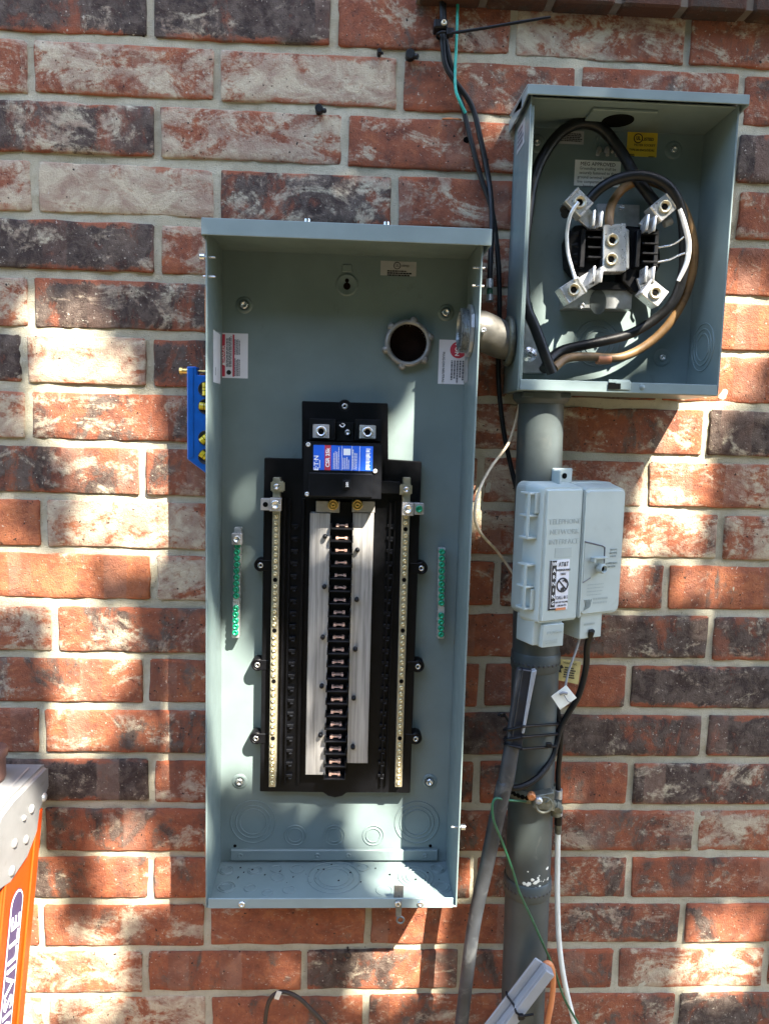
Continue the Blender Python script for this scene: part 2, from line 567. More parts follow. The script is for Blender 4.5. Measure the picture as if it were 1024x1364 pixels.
def small_print(o, x, y, w, h, rows, mat, parent, seed=0, name='lettering', fill=0.62):
    """rows of tiny word-like dashes in the plane of x, y: print too small to read"""
    r = random.Random(seed)
    x, y = Vector(x).normalized(), Vector(y).normalized()
    z = x.cross(y) * 0.0002
    o = Vector(o)
    mb = MB()
    for k in range(rows):
        yy = -h * (k + 0.5) / rows
        hh = h / rows * fill * 0.5
        t = 0.0
        end = w * r.uniform(0.72, 1.0)
        while t < end:
            ww = r.uniform(0.04, 0.13) * w
            e = min(t + ww, end)
            mb.add([o + x * t + y * (yy - hh) + z, o + x * e + y * (yy - hh) + z, o + x * e + y * (yy + hh) + z, o + x * t + y * (yy + hh) + z], [(0, 1, 2, 3)])
            t = e + 0.018 * w
    return mb.build(name, mat, parent)


def vnoise(X, Z, cell, seed):
    """smooth value noise on numpy arrays, -1..1"""
    g = np.random.default_rng(seed).uniform(-1, 1, (257, 257))
    x, z = X / cell, Z / cell
    xi, zi = np.floor(x).astype(int), np.floor(z).astype(int)
    fx, fz = x - xi, z - zi
    fx, fz = fx * fx * (3 - 2 * fx), fz * fz * (3 - 2 * fz)
    a, b, c, d = g[xi % 256, zi % 256], g[(xi + 1) % 256, zi % 256], g[xi % 256, (zi + 1) % 256], g[(xi + 1) % 256, (zi + 1) % 256]
    return (a * (1 - fx) + b * fx) * (1 - fz) + (c * (1 - fx) + d * fx) * fz


def screw_mesh(name, r, h, mat, n=12, slot=True, washer=0):
    """pan head facing -y, seated at the origin, with a recessed cross"""
    mb = MB()
    if washer:
        mb.cyl((0, 0, 0), (0, -h * 0.3, 0), washer, n=n)
    mb.lathe((0, 0, 0), (0, -1, 0), [(r, 0), (r, h * 0.55), (r * 0.78, h * 0.95), (r * 0.5, h), (r * 0.45, h * 0.55), (0.0001, h * 0.5)], n)
    return mb.mesh(name, mat)


# ------------------------------------------------------------------ ground
GZ = -2.1
gm = MB().add([(-60, -90, GZ), (60, -90, GZ), (60, 12, GZ), (-60, 12, GZ)], [(0, 1, 2, 3)])
tag(gm.build('ground', 'ground'), kind='structure')

# ------------------------------------------------------------------ brick wall
P = 0.0813                                       # course height
HB = 0.0688                                      # brick face height
wall = thing('brick_wall', 'weathered brick wall of red, sooty and lime-washed bricks with pale sandy mortar', 'wall', (0.0, 0.0, GZ))
rows = [  # mortar joints along each course as seen in the photo, and how each brick between them looks
    ('A', [200, 445, 684, 918], 'd c m l m'),
    ('B', [41, 289, 533, 770, 989], 'l l p m m m'),
    ('C', [209, 459, 705, 980], 'k l q r c'),
    ('D', [46, 289, 526, 765, 981], 'l p k q r m'),
    ('E', [210, 455, 700, 935], 'c l m r r'),
    ('F', [41, 290, 525, 765, 1042], 'l k c m o o'),
    ('G', [32, 199.5, 440, 680, 880], 'c p d m d o'),
    ('H', [37.5, 262, 490, 716, 941], 'p k r l q c'),
    ('I', [189.5, 413, 640, 861], 'k k m l l'),
    ('J', [58, 283, 509, 734, 960.5], 'o l m l g g'),
    ('K', [204.5, 430, 662, 887], 'o g r m o'),
    ('L', [73, 292, 511, 730, 946], 'l k r r b m'),
    ('M', [194, 415, 641, 836], 'm r r r c'),
    ('N', [56.5, 280, 500, 720, 937], 'r m r d d d'),
    ('O', [202, 420, 634, 839], 'c m r r k'),
    ('P', [57, 285, 500, 715, 926], 'r b r d m l'),
    ('Q', [201, 415, 630, 837], 'b r r m r'),
    ('R', [55, 276, 490, 700, 907.5], 'r m r r q r'),
    ('S', [194, 405, 612, 819, 1019], 'l r b r l r'),
    ('T', [61, 278, 487, 690, 900], 'l l r m q d'),
    ('U', [190, 400, 607, 815, 1015], 'r m r r m r')]
LOOK = {'c': (.95, .20, 0), 'd': (.62, .15, .1), 'k': (.55, .38, .2), 'b': (.45, .25, .4), 'l': (.08, .60, .5), 'p': (.06, .82, .5),
        'r': (.22, .18, .4), 'q': (.18, .36, .3), 'o': (.06, .12, 1.0), 'm': (.30, .36, .4), 'g': (.34, .60, .2)}


def brick_mesh(w, h, seed, depth=0.022, coarse=False):
    r = np.random.default_rng(seed)
    nx, nz = (5, 3) if coarse else (19, 7)
    fx = [0.0, 0.0022 / w] + list(np.linspace(0.035, 0.965, nx - 4)) + [1 - 0.0022 / w, 1.0]
    fz = [0.0, 0.03] + list(np.linspace(0.2, 0.8, max(nz - 4, 0))) + [0.97, 1.0]
    nx, nz = len(fx), len(fz)
    ox, oz = r.uniform(0, 50), r.uniform(0, 50)
    X = np.array([[(a - .5) * w for a in fx] for _ in fz])
    Z = np.array([[(b - .5) * h for _ in fx] for b in fz])
    wob = vnoise(X * 1 + ox, Z + oz, 0.045, seed) * 0.0011 + vnoise(X + ox, Z + oz, 0.014, seed + 1) * 0.0009
    Y = vnoise(X + ox, Z + oz, 0.03, seed + 2) * 0.0009
    Z2 = Z + wob * np.where(np.abs(Z) > 0.4 * h, 1.0, 0.3)
    X2 = X + vnoise(X + oz, Z + ox, 0.02, seed + 3) * 0.0013 * np.where(np.abs(X) > 0.46 * w, 1.0, 0.2)
    border = np.zeros_like(Y, bool)
    border[0, :] = border[-1, :] = border[:, 0] = border[:, -1] = True
    Y = np.where(border, 0.0009 + np.maximum(0, vnoise(X + ox, Z + oz, 0.014, seed + 4)) ** 2 * 0.0035, Y)
    for cz, cx in ((0, 0), (0, -1), (-1, 0), (-1, -1)):      # knocked corners
        k = r.uniform(0.1, 1.0) ** 4 * 0.008 + 0.0005
        X2[cz, cx] -= np.sign(X[cz, cx]) * k
        Z2[cz, cx] -= np.sign(Z[cz, cx]) * k * 0.8
    vs = [(X2[j, i], Y[j, i], Z2[j, i]) for j in range(nz) for i in range(nx)]
    fs = [(j * nx + i, j * nx + i + 1, (j + 1) * nx + i + 1, (j + 1) * nx + i) for j in range(nz - 1) for i in range(nx - 1)]
    ring = list(range(nx)) + [j * nx + nx - 1 for j in range(1, nz)] + [(nz - 1) * nx + i for i in range(nx - 2, -1, -1)] + [j * nx for j in range(nz - 2, 0, -1)]
    b = len(vs)
    vs += [(vs[i][0], depth, vs[i][2]) for i in ring]
    n = len(ring)
    fs += [(ring[k], b + k, b + (k + 1) % n, ring[(k + 1) % n]) for k in range(n)]
    mb = MB()
    mb.add(vs, fs, True)
    return mb


def put_brick(x0, x1, z, look, seed):
    r = random.Random(seed * 13 + 5)
    w = x1 - x0
    me = brick_mesh(w, HB + r.uniform(-.001, .001), seed).mesh('brick', 'brick')
    o = inst('brick', me, ((x0 + x1) / 2, r.uniform(-.0016, .0014), z + r.uniform(-.001, .001)), wall, (r.uniform(-.006, .006), r.uniform(-.004, .004), r.uniform(-.005, .005)))
    s, l, q = LOOK[look]
    up = max(0.0, min(1.0, (z + .75) / .6))                      # upper courses more lime-washed; sky light and ground bounce put into the tint
    o['soot_shade'], o['lime'], o['orange'] = s * r.uniform(.85, 1.12), l * r.uniform(.85, 1.12) + .03 * up - .02, q - .3 * up + .25 * (1 - up)
    if z < -.72 and x0 > .18:                                     # browner bricks low on the right, the deep shade there put into their colour
        o['soot_shade'] += .16
        o['orange'] -= .35
    return o


rest = MB()
XL, XR = -1.45, 1.55
J = 0.0112                                       # upright joint width
for n, (nm, joints, looks) in enumerate(rows):
    zc = -n * P + HB * 0.5 - .0005
    yv = [8, 88, 170, 245, 325, 400, 475, 545, 618, 690, 765, 838, 905, 974, 1038, 1100, 1163, 1226, 1289, 1346, 1400][n]
    xs = [U(j, yv + 18).x for j in joints]
    looks = looks.split()
    edges = [xs[0] - 0.2597] + xs + [xs[-1] + 0.2597]
    for i, lk in enumerate(looks):
        put_brick(edges[i] + J / 2, edges[i + 1] - J / 2, zc, lk, n * 20 + i + 1)
    x = edges[0]
    while x > XL:
        bm_ = brick_mesh(0.2597 - J, HB, n * 31 + 7, coarse=True)
        rest.add([(v[0] + x - 0.13, v[1], v[2] + zc) for v in bm_.v], bm_.f, True)
        x -= 0.2597
    x = edges[-1]
    while x < XR:
        bm_ = brick_mesh(0.2597 - J, HB, n * 37 + 9, coarse=True)
        rest.add([(v[0] + x + 0.13, v[1], v[2] + zc) for v in bm_.v], bm_.f, True)
        x += 0.2597
for n in list(range(-12, 0)) + list(range(21, 27)):
    zc = -n * P + HB * 0.5 - .0005
    if zc - HB < GZ:
        continue
    x = XL - (0.13 if n % 2 else 0)
    while x < XR + 0.2:
        bm_ = brick_mesh(0.2597 - J, HB, (n * 41 + int(x * 10)) % 999, coarse=True)
        rest.add([(v[0] + x, v[1], v[2] + zc) for v in bm_.v], bm_.f, True)
        x += 0.2597
ro = rest.build('brick', 'brick', wall)
ro['kind'] = 'stuff'
ro['soot_shade'], ro['lime'], ro['orange'] = .3, .3, .4

# mortar: a fine rough sheet behind the brick faces where the photo looks, plain beyond
gx = np.concatenate([np.arange(XL - .2, -.62, .06), np.arange(-.62, .66, .0045), np.arange(.66, XR + .26, .06)])
gz = np.concatenate([np.arange(GZ, -1.62, .06), np.arange(-1.62, .22, .0045), np.arange(.22, 1.02, .06)])
GX, GZZ = np.meshgrid(gx, gz)
hY = 0.0034 + vnoise(GX + 30, GZZ + 30, .03, 11) * .0011 + vnoise(GX + 30, GZZ + 30, .010, 12) * .0010 + vnoise(GX + 30, GZZ + 30, .09, 13) * .0012
nv = GX.size
verts = np.stack([GX.ravel(), hY.ravel(), GZZ.ravel()], 1)
w_, h_ = len(gx), len(gz)
idx = np.arange(nv).reshape(h_, w_)
quads = np.stack([idx[:-1, :-1].ravel(), idx[:-1, 1:].ravel(), idx[1:, 1:].ravel(), idx[1:, :-1].ravel()], 1)
me = bpy.data.meshes.new('mortar')
me.vertices.add(nv)
me.vertices.foreach_set('co', (verts - np.array(wall.location)).ravel())
me.loops.add(quads.size)
me.loops.foreach_set('vertex_index', quads.ravel())
me.polygons.add(len(quads))
me.polygons.foreach_set('loop_start', np.arange(0, quads.size, 4))
me.polygons.foreach_set('loop_total', np.full(len(quads), 4))
me.polygons.foreach_set('use_smooth', np.ones(len(quads), bool))
me.update()
me.validate()
me.materials.append(M['mortar'])
link(bpy.data.objects.new('mortar', me), wall)
MB().box((XL - .2, .02, GZ), (XR + .25, .20, 1.0)).build('wall_core', 'mortar', wall)
MB().cyl(U(621, 186, .0025), U(621, 186, -.004), .0045, n=10).build('drill_hole', 'hole', wall)

# projecting brick sill above
LZ = U(900, 10, .03).z
ledge = thing('brick_ledge', 'shaded projecting brick course running along the top of the photo above the meter box', 'ledge', (0.55, -0.03, LZ))
mbm = MB()
lx0 = U(575, 2, .03).x - .02
kx = lx0
k = 0
while kx < XR:
    bmk = MB().box((kx + .005, -.032, LZ), (kx + .089, .0, LZ + .17))
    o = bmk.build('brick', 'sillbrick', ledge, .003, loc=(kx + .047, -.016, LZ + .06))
    o['soot_shade'], o['lime'], o['orange'] = random.uniform(.3, .6), .12, .2
    kx += 0.0945
    k += 1
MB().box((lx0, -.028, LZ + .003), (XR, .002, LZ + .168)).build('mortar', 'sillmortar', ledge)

# ------------------------------------------------------------------ shade tree
# Sunlit spots on the wall as (x, y, x2, y2, depth, radius) in photo pixels: the crown has openings there
GAPS = [(95, 450, 115, 520, 0, 47), (90, 405, 95, 425, 0, 22), (70, 545, 185, 560, 0, 28), (140, 620, 190, 650, 0, 42), (160, 680, 168, 715, 0, 40),
        (20, 755, 75, 765, 0, 30), (110, 830, 150, 850, 0, 34), (92, 895, 122, 925, 0, 27), (90, 975, 118, 980, 0, 24),
        (165, 1140, 205, 1185, 0, 36), (120, 1275, 135, 1330, 0, 26), (30, 1310, 60, 1320, 0, 22),
        (20, 1080, 15, 1130, .16, 70), (10, 1230, 15, 1364, .17, 80),
        (305, 895, 325, 1000, .012, 46), (278, 880, 278, 980, .06, 24), (527, 585, 532, 620, .012, 24), (490, 690, 492, 720, .05, 20),
        (495, 1085, 520, 1125, .012, 34), (548, 1178, 566, 1194, .08, 44), (510, 1300, 545, 1300, 0, 42), (562, 1225, 560, 1250, 0, 24),
        (645, 425, 648, 440, .09, 22), (655, 325, 653, 385, .03, 14),
        (882, 420, 870, 435, .01, 30), (908, 300, 908, 360, .08, 20), (728, 400, 738, 460, .012, 12), (880, 385, 885, 390, .09, 22),
        (992, 400, 968, 505, 0, 38), (935, 525, 908, 590, 0, 34), (898, 625, 893, 690, 0, 36), (865, 715, 860, 722, 0, 24), (848, 785, 850, 790, 0, 18),
        (652, 650, 655, 672, 0, 24), (640, 595, 642, 605, 0, 16), (960, 1245, 978, 1275, 0, 34), (928, 1300, 965, 1312, 0, 30),
        (745, 1062, 746, 1066, 0, 20), (645, 1168, 646, 1174, 0, 16), (775, 560, 776, 562, .08, 14), (920, 780, 922, 782, 0, 12)]


def to_wall(p):
    """slide a point along the sunlight on to the wall plane"""
    t = -p.y
    return Vector((p.x + SUN_L.x * t, 0, p.z + SUN_L.z * t))


THIN = [(440, 690, 425, 1020, .055, 40), (100, 910, 170, 960, 0, 36), (140, 1250, 80, 1330, 0, 45), (320, 1290, 380, 1300, 0, 40), (940, 790, 960, 830, 0, 45), (320, 620, 330, 700, .012, 30), (30, 680, 90, 780, 0, 40)]     # thinner foliage
caps_ = []
for x1, y1, x2, y2, d, r in GAPS + THIN:
    a, b = to_wall(U(x1, y1, d)), to_wall(U(x2, y2, d))
    caps_.append((a.x, a.z, b.x, b.z, r / 880.0))
caps_ = np.array(caps_)


def in_gap(X, Z, pad, lo, hi):
    ax, az, bx, bz, r = [caps_[lo:hi, i][None] for i in range(5)]
    X, Z = X[:, None], Z[:, None]
    dx, dz = bx - ax, bz - az
    t = np.clip(((X - ax) * dx + (Z - az) * dz) / np.maximum(dx * dx + dz * dz, 1e-9), 0, 1)
    return (np.hypot(X - ax - t * dx, Z - az - t * dz) < r + pad).any(1)


tree = thing('shade_tree', 'leafy tree behind the photographer whose leaves dapple the brick wall with shade', 'tree', (2.9, -3.3, GZ))
cell = 0.036
cxs, czs = np.meshgrid(np.arange(-1.3, 1.5, cell), np.arange(-2.15, 0.42, cell))
cx_ = np.tile(cxs.ravel(), 3); cz_ = np.tile(czs.ravel(), 3)
cx_ = cx_ + rng.uniform(-.5, .5, cx_.size) * cell
cz_ = cz_ + rng.uniform(-.5, .5, cz_.size) * cell
keep = ~in_gap(cx_, cz_, 0.020, 0, len(GAPS)) & ~(in_gap(cx_, cz_, 0.0, len(GAPS), None) & (rng.uniform(0, 1, cx_.size) > .42))
cx_, cz_ = cx_[keep], cz_[keep]
dy = rng.uniform(1.75, 2.9, cx_.size)
nL = cx_.size
ctr = np.stack([cx_ - SUN_L.x * dy, -dy, cz_ - SUN_L.z * dy], 1)
sdir = np.array(-SUN_L.normalized())
nrm = sdir[None] + rng.normal(0, .42, (nL, 3))
nrm /= np.linalg.norm(nrm, axis=1)[:, None]
ax1 = np.cross(nrm, rng.normal(0, 1, (nL, 3)))
ax1 /= np.linalg.norm(ax1, axis=1)[:, None]
ax2 = np.cross(nrm, ax1)
ln = rng.uniform(.026, .036, nL)[:, None]
wd = ln * rng.uniform(.5, .72, nL)[:, None]
bend = nrm * ln * .18
lv = np.stack([ctr - ax1 * ln - bend, ctr - ax1 * ln * .25 + ax2 * wd, ctr + ax1 * ln * .45 + ax2 * wd * .8, ctr + ax1 * ln * 1.1 - bend, ctr + ax1 * ln * .45 - ax2 * wd * .8, ctr - ax1 * ln * .25 - ax2 * wd], 1).reshape(-1, 3)
base = np.arange(nL)[:, None] * 6
lf = (base + np.array([0, 1, 2, 3, 4, 5])[None]).reshape(-1)
me = bpy.data.meshes.new('foliage')
me.vertices.add(len(lv))
me.vertices.foreach_set('co', (lv - np.array(tree.location)).ravel())
me.loops.add(lf.size)
me.loops.foreach_set('vertex_index', lf)
me.polygons.add(nL)
me.polygons.foreach_set('loop_start', np.arange(0, lf.size, 6))
me.polygons.foreach_set('loop_total', np.full(nL, 6))
me.update()
me.validate()
me.materials.append(M['leaf'])
fo = link(bpy.data.objects.new('foliage', me), tree)
fo['kind'] = 'stuff'
tb = MB().tube([(2.9, -3.3, GZ), (2.82, -3.25, -.6), (2.7, -3.2, 1.0), (2.45, -3.05, 2.0), (2.1, -2.8, 2.7)], [.15, .12, .10, .06, .03], 14)
tb.build('trunk', 'bark', tree)
for q in ([(2.7, -3.2, 1.0), (2.9, -2.9, 1.8), (3.1, -2.6, 2.4)], [(2.75, -3.22, .6), (2.4, -3.1, 1.4), (1.6, -2.9, 1.9)]):
    MB().tube(q, [.06, .035, .015], 8).build('limb', 'bark', tree)

# clipped hedge of tall evergreens across the yard: it closes off the low sky
hedge = thing('hedge', 'tall dark evergreen hedge across the yard behind the photographer', 'hedge', (0.5, -7.2, GZ))
hx, hz = np.meshgrid(np.linspace(-15, 15, 150), np.linspace(GZ, 3.6, 46))
hy = -7.0 + vnoise(hx + 40, hz + 40, 1.3, 71) * .35 + vnoise(hx + 40, hz + 40, .45, 72) * .22 + vnoise(hx + 40, hz + 40, .22, 73) * .14 - np.clip(hz - 3.6, 0, 9) ** 2 * .35
hz2 = hz + (hz > 3.2) * vnoise(hx + 40, hx * 0 + 9, .7, 74) * .5
n1_, n2_ = hx.shape
hv = [(a, b, c) for a, b, c in zip(hx.ravel(), hy.ravel(), hz2.ravel())]
hf = [(j * n2_ + i, j * n2_ + i + 1, (j + 1) * n2_ + i + 1, (j + 1) * n2_ + i) for j in range(n1_ - 1) for i in range(n2_ - 1)]
nb = len(hv)
hv += [(hx[j, i], -9.0, min(hz2[j, i], 4.7)) for j in (0, n1_ - 1) for i in range(n2_)]
hf += [((n1_ - 1) * n2_ + i, (n1_ - 1) * n2_ + i + 1, nb + n2_ + i + 1, nb + n2_ + i) for i in range(n2_ - 1)]
hf += [(nb + i, nb + i + 1, nb + n2_ + i + 1, nb + n2_ + i) for i in range(n2_ - 1)]
MB().add(hv, hf, False).build('foliage', 'leaf', hedge)

# ------------------------------------------------------------------ breaker panel
EX0, EX1, EZ0, EZ1 = -0.1960, 0.1662, -1.2330, -0.2900
ED, EB, TH = 0.125, 0.010, 0.0022
panel = thing('breaker_panel', 'tall open grey breaker panel with black bus assembly and no cover on the brick wall', 'breaker panel', ((EX0 + EX1) / 2, 0, EZ0))
mb = MB()
mb.box((EX0, -EB - TH, EZ0), (EX1, -EB, EZ1))                           # back
mb.box((EX0, -ED, EZ0 + TH), (EX0 + TH, -EB - TH, EZ1))                  # sides
mb.box((EX1 - TH, -ED, EZ0 + TH), (EX1, -EB - TH, EZ1))
mb.box((EX0, -ED + .0005, EZ0), (EX1, -EB - TH, EZ0 + TH))               # floor
mb.box((EX0 + TH, -ED + .004, EZ1 - TH), (EX1 - TH, -EB - TH, EZ1))      # roof
mb.build('enclosure', 'enamel', panel, .0006)
HX0, HX1 = U(268, 300, .142).x, U(655, 312, .142).x
hz0, hz1 = U(270, 312, .142).z, U(268, 289, .142).z
mb = MB()
mb.box((HX0, -.142, hz0), (HX1, -.1395, hz1))
mb.add([(HX0, -.1395, hz1 - .0025), (HX1, -.1395, hz1 - .0025), (HX1, -.004, hz1 + .012), (HX0, -.004, hz1 + .012),
        (HX0, -.1395, hz1 - .0001), (HX1, -.1395, hz1 - .0001), (HX1, -.004, hz1 + .0145), (HX0, -.004, hz1 + .0145)],
       [(0, 3, 2, 1), (4, 5, 6, 7), (0, 1, 5, 4), (1, 2, 6, 5), (2, 3, 7, 6), (3, 0, 4, 7)])
for x in (HX0, HX1 - .002):
    mb.box((x, -.1395, hz0), (x + .002, -.004, hz1 - .003))
mb.build('rain_hood', 'enamel_lip', panel, .0006)
bolt = MB().cyl((0, 0, 0), (0, 0, .006), .004, n=8).mesh('bolt', 'steel')
for x in (409, 515):
    p = U(x, 291, .13)
    inst('bolt', bolt, (p.x, -.125, hz1 + .0015), panel)
# front flange at the bottom, rails of the floor
mb = MB().box((EX0 + .004, -ED - .0016, EZ0 + .0005), (EX1 - .006, -ED + .0005, EZ0 + .0155))
mb.build('bottom_flange', 'enamel_lip', panel, .0005)
MB().box((EX0 + .018, -EB - .008, U(400, 1147, .018).z), (EX1 - .016, -EB - TH - .0001, U(400, 1133, .018).z)).build('back_rail', 'enamel', panel, .001)
scr = screw_mesh('screw', .0062, .004, 'steel', 12)
scr_s = screw_mesh('screw', .0048, .0032, 'steel', 10)
for x, y in ((325, 406), (594, 416), (319, 1042), (572, 1042)):
    p = U(x, y, .014)
    MB().lathe((p.x, -EB - TH, p.z), (0, -1, 0), [(.0125, -.0002), (.011, .0014), (.008, .0016)], 20).build('screw_boss', 'enamel', panel)
    inst('screw', scr, (p.x, -EB - TH - .001, p.z), panel)
for x in (320, 423, 464, 566):
    p = U(x, 1140, .018)
    inst('screw', screw_mesh('screw', .0042, .0015, 'enamel', 10), (p.x, -EB - .0079, p.z), panel)
for x, y in ((322, 1205), (530, 1204), (560, 1204)):
    p = U(x, y, .127)
    inst('screw', scr_s, (p.x, -ED - .0014, p.z), panel)
# floor hasp
p = U(531, 1196, .122)
mb = MB().box((p.x - .007, -.118, EZ0 + .010), (p.x + .007, -.116, EZ0 + .030)).box((p.x - .0042, -.129, EZ0 - .012), (p.x + .0042, -.1268, EZ0 + .013))
mb.torus((p.x + .003, -.128, EZ0 - .017), (0, 1, 0), .0050, .0017, 18, 6)
mb.build('hasp', 'darksteel', panel, .0006)
# keyhole boss
p = U(462, 379, .013)
mb = MB().lathe((p.x, -EB - TH, p.z), (0, -1, 0), [(.0165, -.0005), (.0155, .0018), (.0135, .0020), (.011, .0006), (.0001, .0006)], 26)
mb.build('keyhole_boss', 'enamel', panel)
MB().cyl((p.x, -.0129, p.z - .002), (p.x, -.0133, p.z - .002), .0052, n=14).cyl((p.x, -.0129, p.z + .006), (p.x, -.01335, p.z + .006), .003, n=12).build('keyhole', 'hub_dark', panel)
MB().prism([(p.x - .008, p.z + .018), (p.x + .008, p.z + .018), (p.x + .007, p.z + .029), (p.x - .007, p.z + .029)], -EB - TH - .0016, -EB - TH + .0002).build('boss_tab', 'enamel', panel, .001)
# knockouts of the back
for x, y, rr in ((337, 1095, (.035, .027, .021)), (393, 1113, (.0165, .0115)), (445, 1113, (.0165, .0115)), (497, 1113, (.0165, .0115)), (555, 1096, (.035, .027, .021))):
    p = U(x, y, .012)
    mb = MB()
    for r in rr:
        mb.torus((p.x, -EB - TH + .0002, p.z), (0, 1, 0), r, .0011, 36, 6)
    mb.build('knockout', 'enamel', panel)
# knockouts of the floor
for x, d, rr in ((-.181, .037, (.011, .008)), (-.174, .079, (.013, .009)), (-.137, .037, (.011, .008)), (-.138, .082, (.0085,)), (-.105, .033, (.0085,)), (-.100, .055, (.0095,)),
                 (-.112, .092, (.0075,)), (-.080, .086, (.009,)), (-.072, .034, (.0105,)), (-.014, .055, (.040, .030, .023)), (.062, .088, (.012,)), (.112, .055, (.027, .020, .014)), (.149, .033, (.011, .008)), (.150, .080, (.013, .009)), (.030, .030, (.009,))):
    mb = MB()
    for r in rr:
        mb.torus((x, -d, EZ0 + TH + .0001), (0, 0, 1), r, .0010, 30, 6)
    mb.build('knockout', 'enamel', panel)
mb = MB()
for q in range(26):                                                     # grit on the floor
    x, d, s = random.uniform(-.18, .15), random.uniform(.02, .07), random.uniform(.0006, .0022)
    mb.add([(x + s * math.cos(t), -d + s * math.sin(t) * 1.4, EZ0 + TH + (.0008 if t < 1 else .0002)) for t in (0, 1.5, 3, 4.6)], [(0, 1, 2, 3)])
o = mb.build('grit', 'hole', panel)
o['kind'] = 'stuff'
for x, y in ((313, 1127), (573, 1127)):
    p = U(x, y, .012)
    MB().cyl((p.x, -.0120, p.z), (p.x, -.0126, p.z), .0026, n=10).build('screw_hole', 'hole', panel)
# side pins
pin = MB().cyl((-.006, 0, 0), (.010, 0, 0), .0016, n=8).mesh('side_screw', 'steel')
pinh = MB().cyl((-.009, 0, 0), (.010, 0, 0), .0016, n=8).cyl((-.010, 0, 0), (-.004, 0, 0), .0045, n=8).mesh('side_screw', 'steel')
for x, y, d, flip, me in ((273, 342, .115, 0, pinh), (274, 368, .115, 0, pin), (647, 357, .115, 1, pin), (646, 381, .115, 1, pin), (612, 1102, .115, 1, pinh)):
    p = U(x, y, d)
    inst('side_screw', me, (EX1 - .001 if flip else EX0 + .001, -d, p.z), panel, (0, 0, PI) if flip else None)
for y in (452, 463):
    p = U(272, y, .06)
    inst('side_screw', screw_mesh('side_screw', .004, .005, 'alu', 8), (EX0, -.06, p.z), panel, (0, 0, -PI / 2))
for ya, yb in ((378, 440), (1094, 1146)):                                 # hinge wires on the left flank, orange sun reflection put into their colour
    a, b = U(270, ya, .10), U(270, yb, .10)
    MB().tube([(EX0, -.10, a.z), (EX0 - .0035, -.10, a.z - .003), (EX0 - .0042, -.10, (a.z + b.z) / 2), (EX0 - .0035, -.10, b.z + .003), (EX0, -.10, b.z)], .0016, 8).build('hinge_loop', 'rust_glint', panel)
# conduit hub
p = U(544, 456, .03)
c = Vector((p.x, 0, p.z))
mb = MB().lathe(c, (0, -1, 0), [(.0335, .0118), (.0345, .020), (.0335, .0245), (.0300, .0255), (.0270, .0235), (.0262, .012)], 36)
for k in range(6):
    t = k * PI / 3 + .3
    q = c + Vector((math.cos(t) * .0335, 0, math.sin(t) * .0335))
    mb.lathe(q, (0, -1, 0), [(.0062, .012), (.0058, .0235), (.0035, .0250), (.0001, .0252)], 10)
mb.build('conduit_hub', 'hubmetal', panel)
MB().lathe(c, (0, -1, 0), [(.0268, .0235), (.0262, .0124), (.0001, .0123)], 30).build('hub_opening', 'hub_dark', panel)
# stickers
bx = -EB - TH


def sticker(x0, y0, x1, y1, d, mat, parent, name='sticker', t=.0003, y=None):
    a, b = U(x0, y0, d), U(x1, y1, d)
    yy = y if y is not None else -d
    o = MB().box((a.x, yy - t, b.z), (b.x, yy + .0001, a.z)).build(name, mat, parent)
    return o, a, b


o, a, b = sticker(507, 347, 554, 368, .0122, 'papergrey', panel)
text('UL', ((a.x + b.x) / 2 - .002, bx - .0007, a.z - .0062), .006, 'print', o, squeeze=.8)
MB().torus(((a.x + b.x) / 2 - .002, bx - .0006, a.z - .0062), (0, 1, 0), .0048, .0005, 20, 4).build('emblem', 'print', o)
text('LISTED', ((a.x + b.x) / 2 + .010, bx - .0007, a.z - .0065), .0038, 'print', o)
small_print((a.x + .010, bx - .0005, a.z - .0125), (1, 0, 0), (0, 0, 1), .036, .009, 3, 'print', o, 3)
o, a, b = sticker(294, 443, 330, 504, .0122, 'paperw', panel, 'warning_sticker')
w, h = b.x - a.x, a.z - b.z
mbp = MB().box((a.x + .0015, bx - .0006, b.z + .002), (a.x + .0065, bx - .0004, a.z - .002)).box((a.x + .0175, bx - .0006, b.z + .002), (a.x + .0200, bx - .0004, a.z - .002))
mbp.build('red_bar', 'printred', o)
text('DANGER', (a.x + .004, bx - .0007, (a.z + b.z) / 2 + .002), .0062, 'printwhite', o, (0, 0, 1), (-1, 0, 0))
MB().prism([(a.x + .0018, b.z + .020), (a.x + .0062, b.z + .0175), (a.x + .0062, b.z + .0225)], bx - .0008, bx - .0006).build('emblem', 'printwhite', o)
small_print((a.x + .0078, bx - .0005, b.z + .016), (0, 0, 1), (-1, 0, 0), .046, .0001 + .0085, 4, 'printgrey', o, 5)
small_print((a.x + .0285, bx - .0005, b.z + .003), (0, 0, 1), (-1, 0, 0), .026, -.0085, 4, 'printgrey', o, 6)
small_print((a.x + .0285, bx - .0005, b.z + .034), (0, 0, 1), (-1, 0, 0), .026, -.0085, 4, 'printgrey', o, 8)
MB().cyl((a.x + .012, bx - .0004, b.z + .008), (a.x + .012, bx - .0007, b.z + .008), .0035, n=14).build('emblem', 'print', o)
# strip sticker on the left flank
z0, z1 = U(284, 508, .09).z, U(284, 438, .09).z
o = MB().box((EX0 + TH - .0001, -.082, z0), (EX0 + TH + .0004, -.030, z1)).build('sticker', 'paperw', panel)
small_print((EX0 + TH + .0005, -.072, z0 + .010), (0, 0, 1), (0, -1, 0), .014, .006, 1, 'print', o, 4)
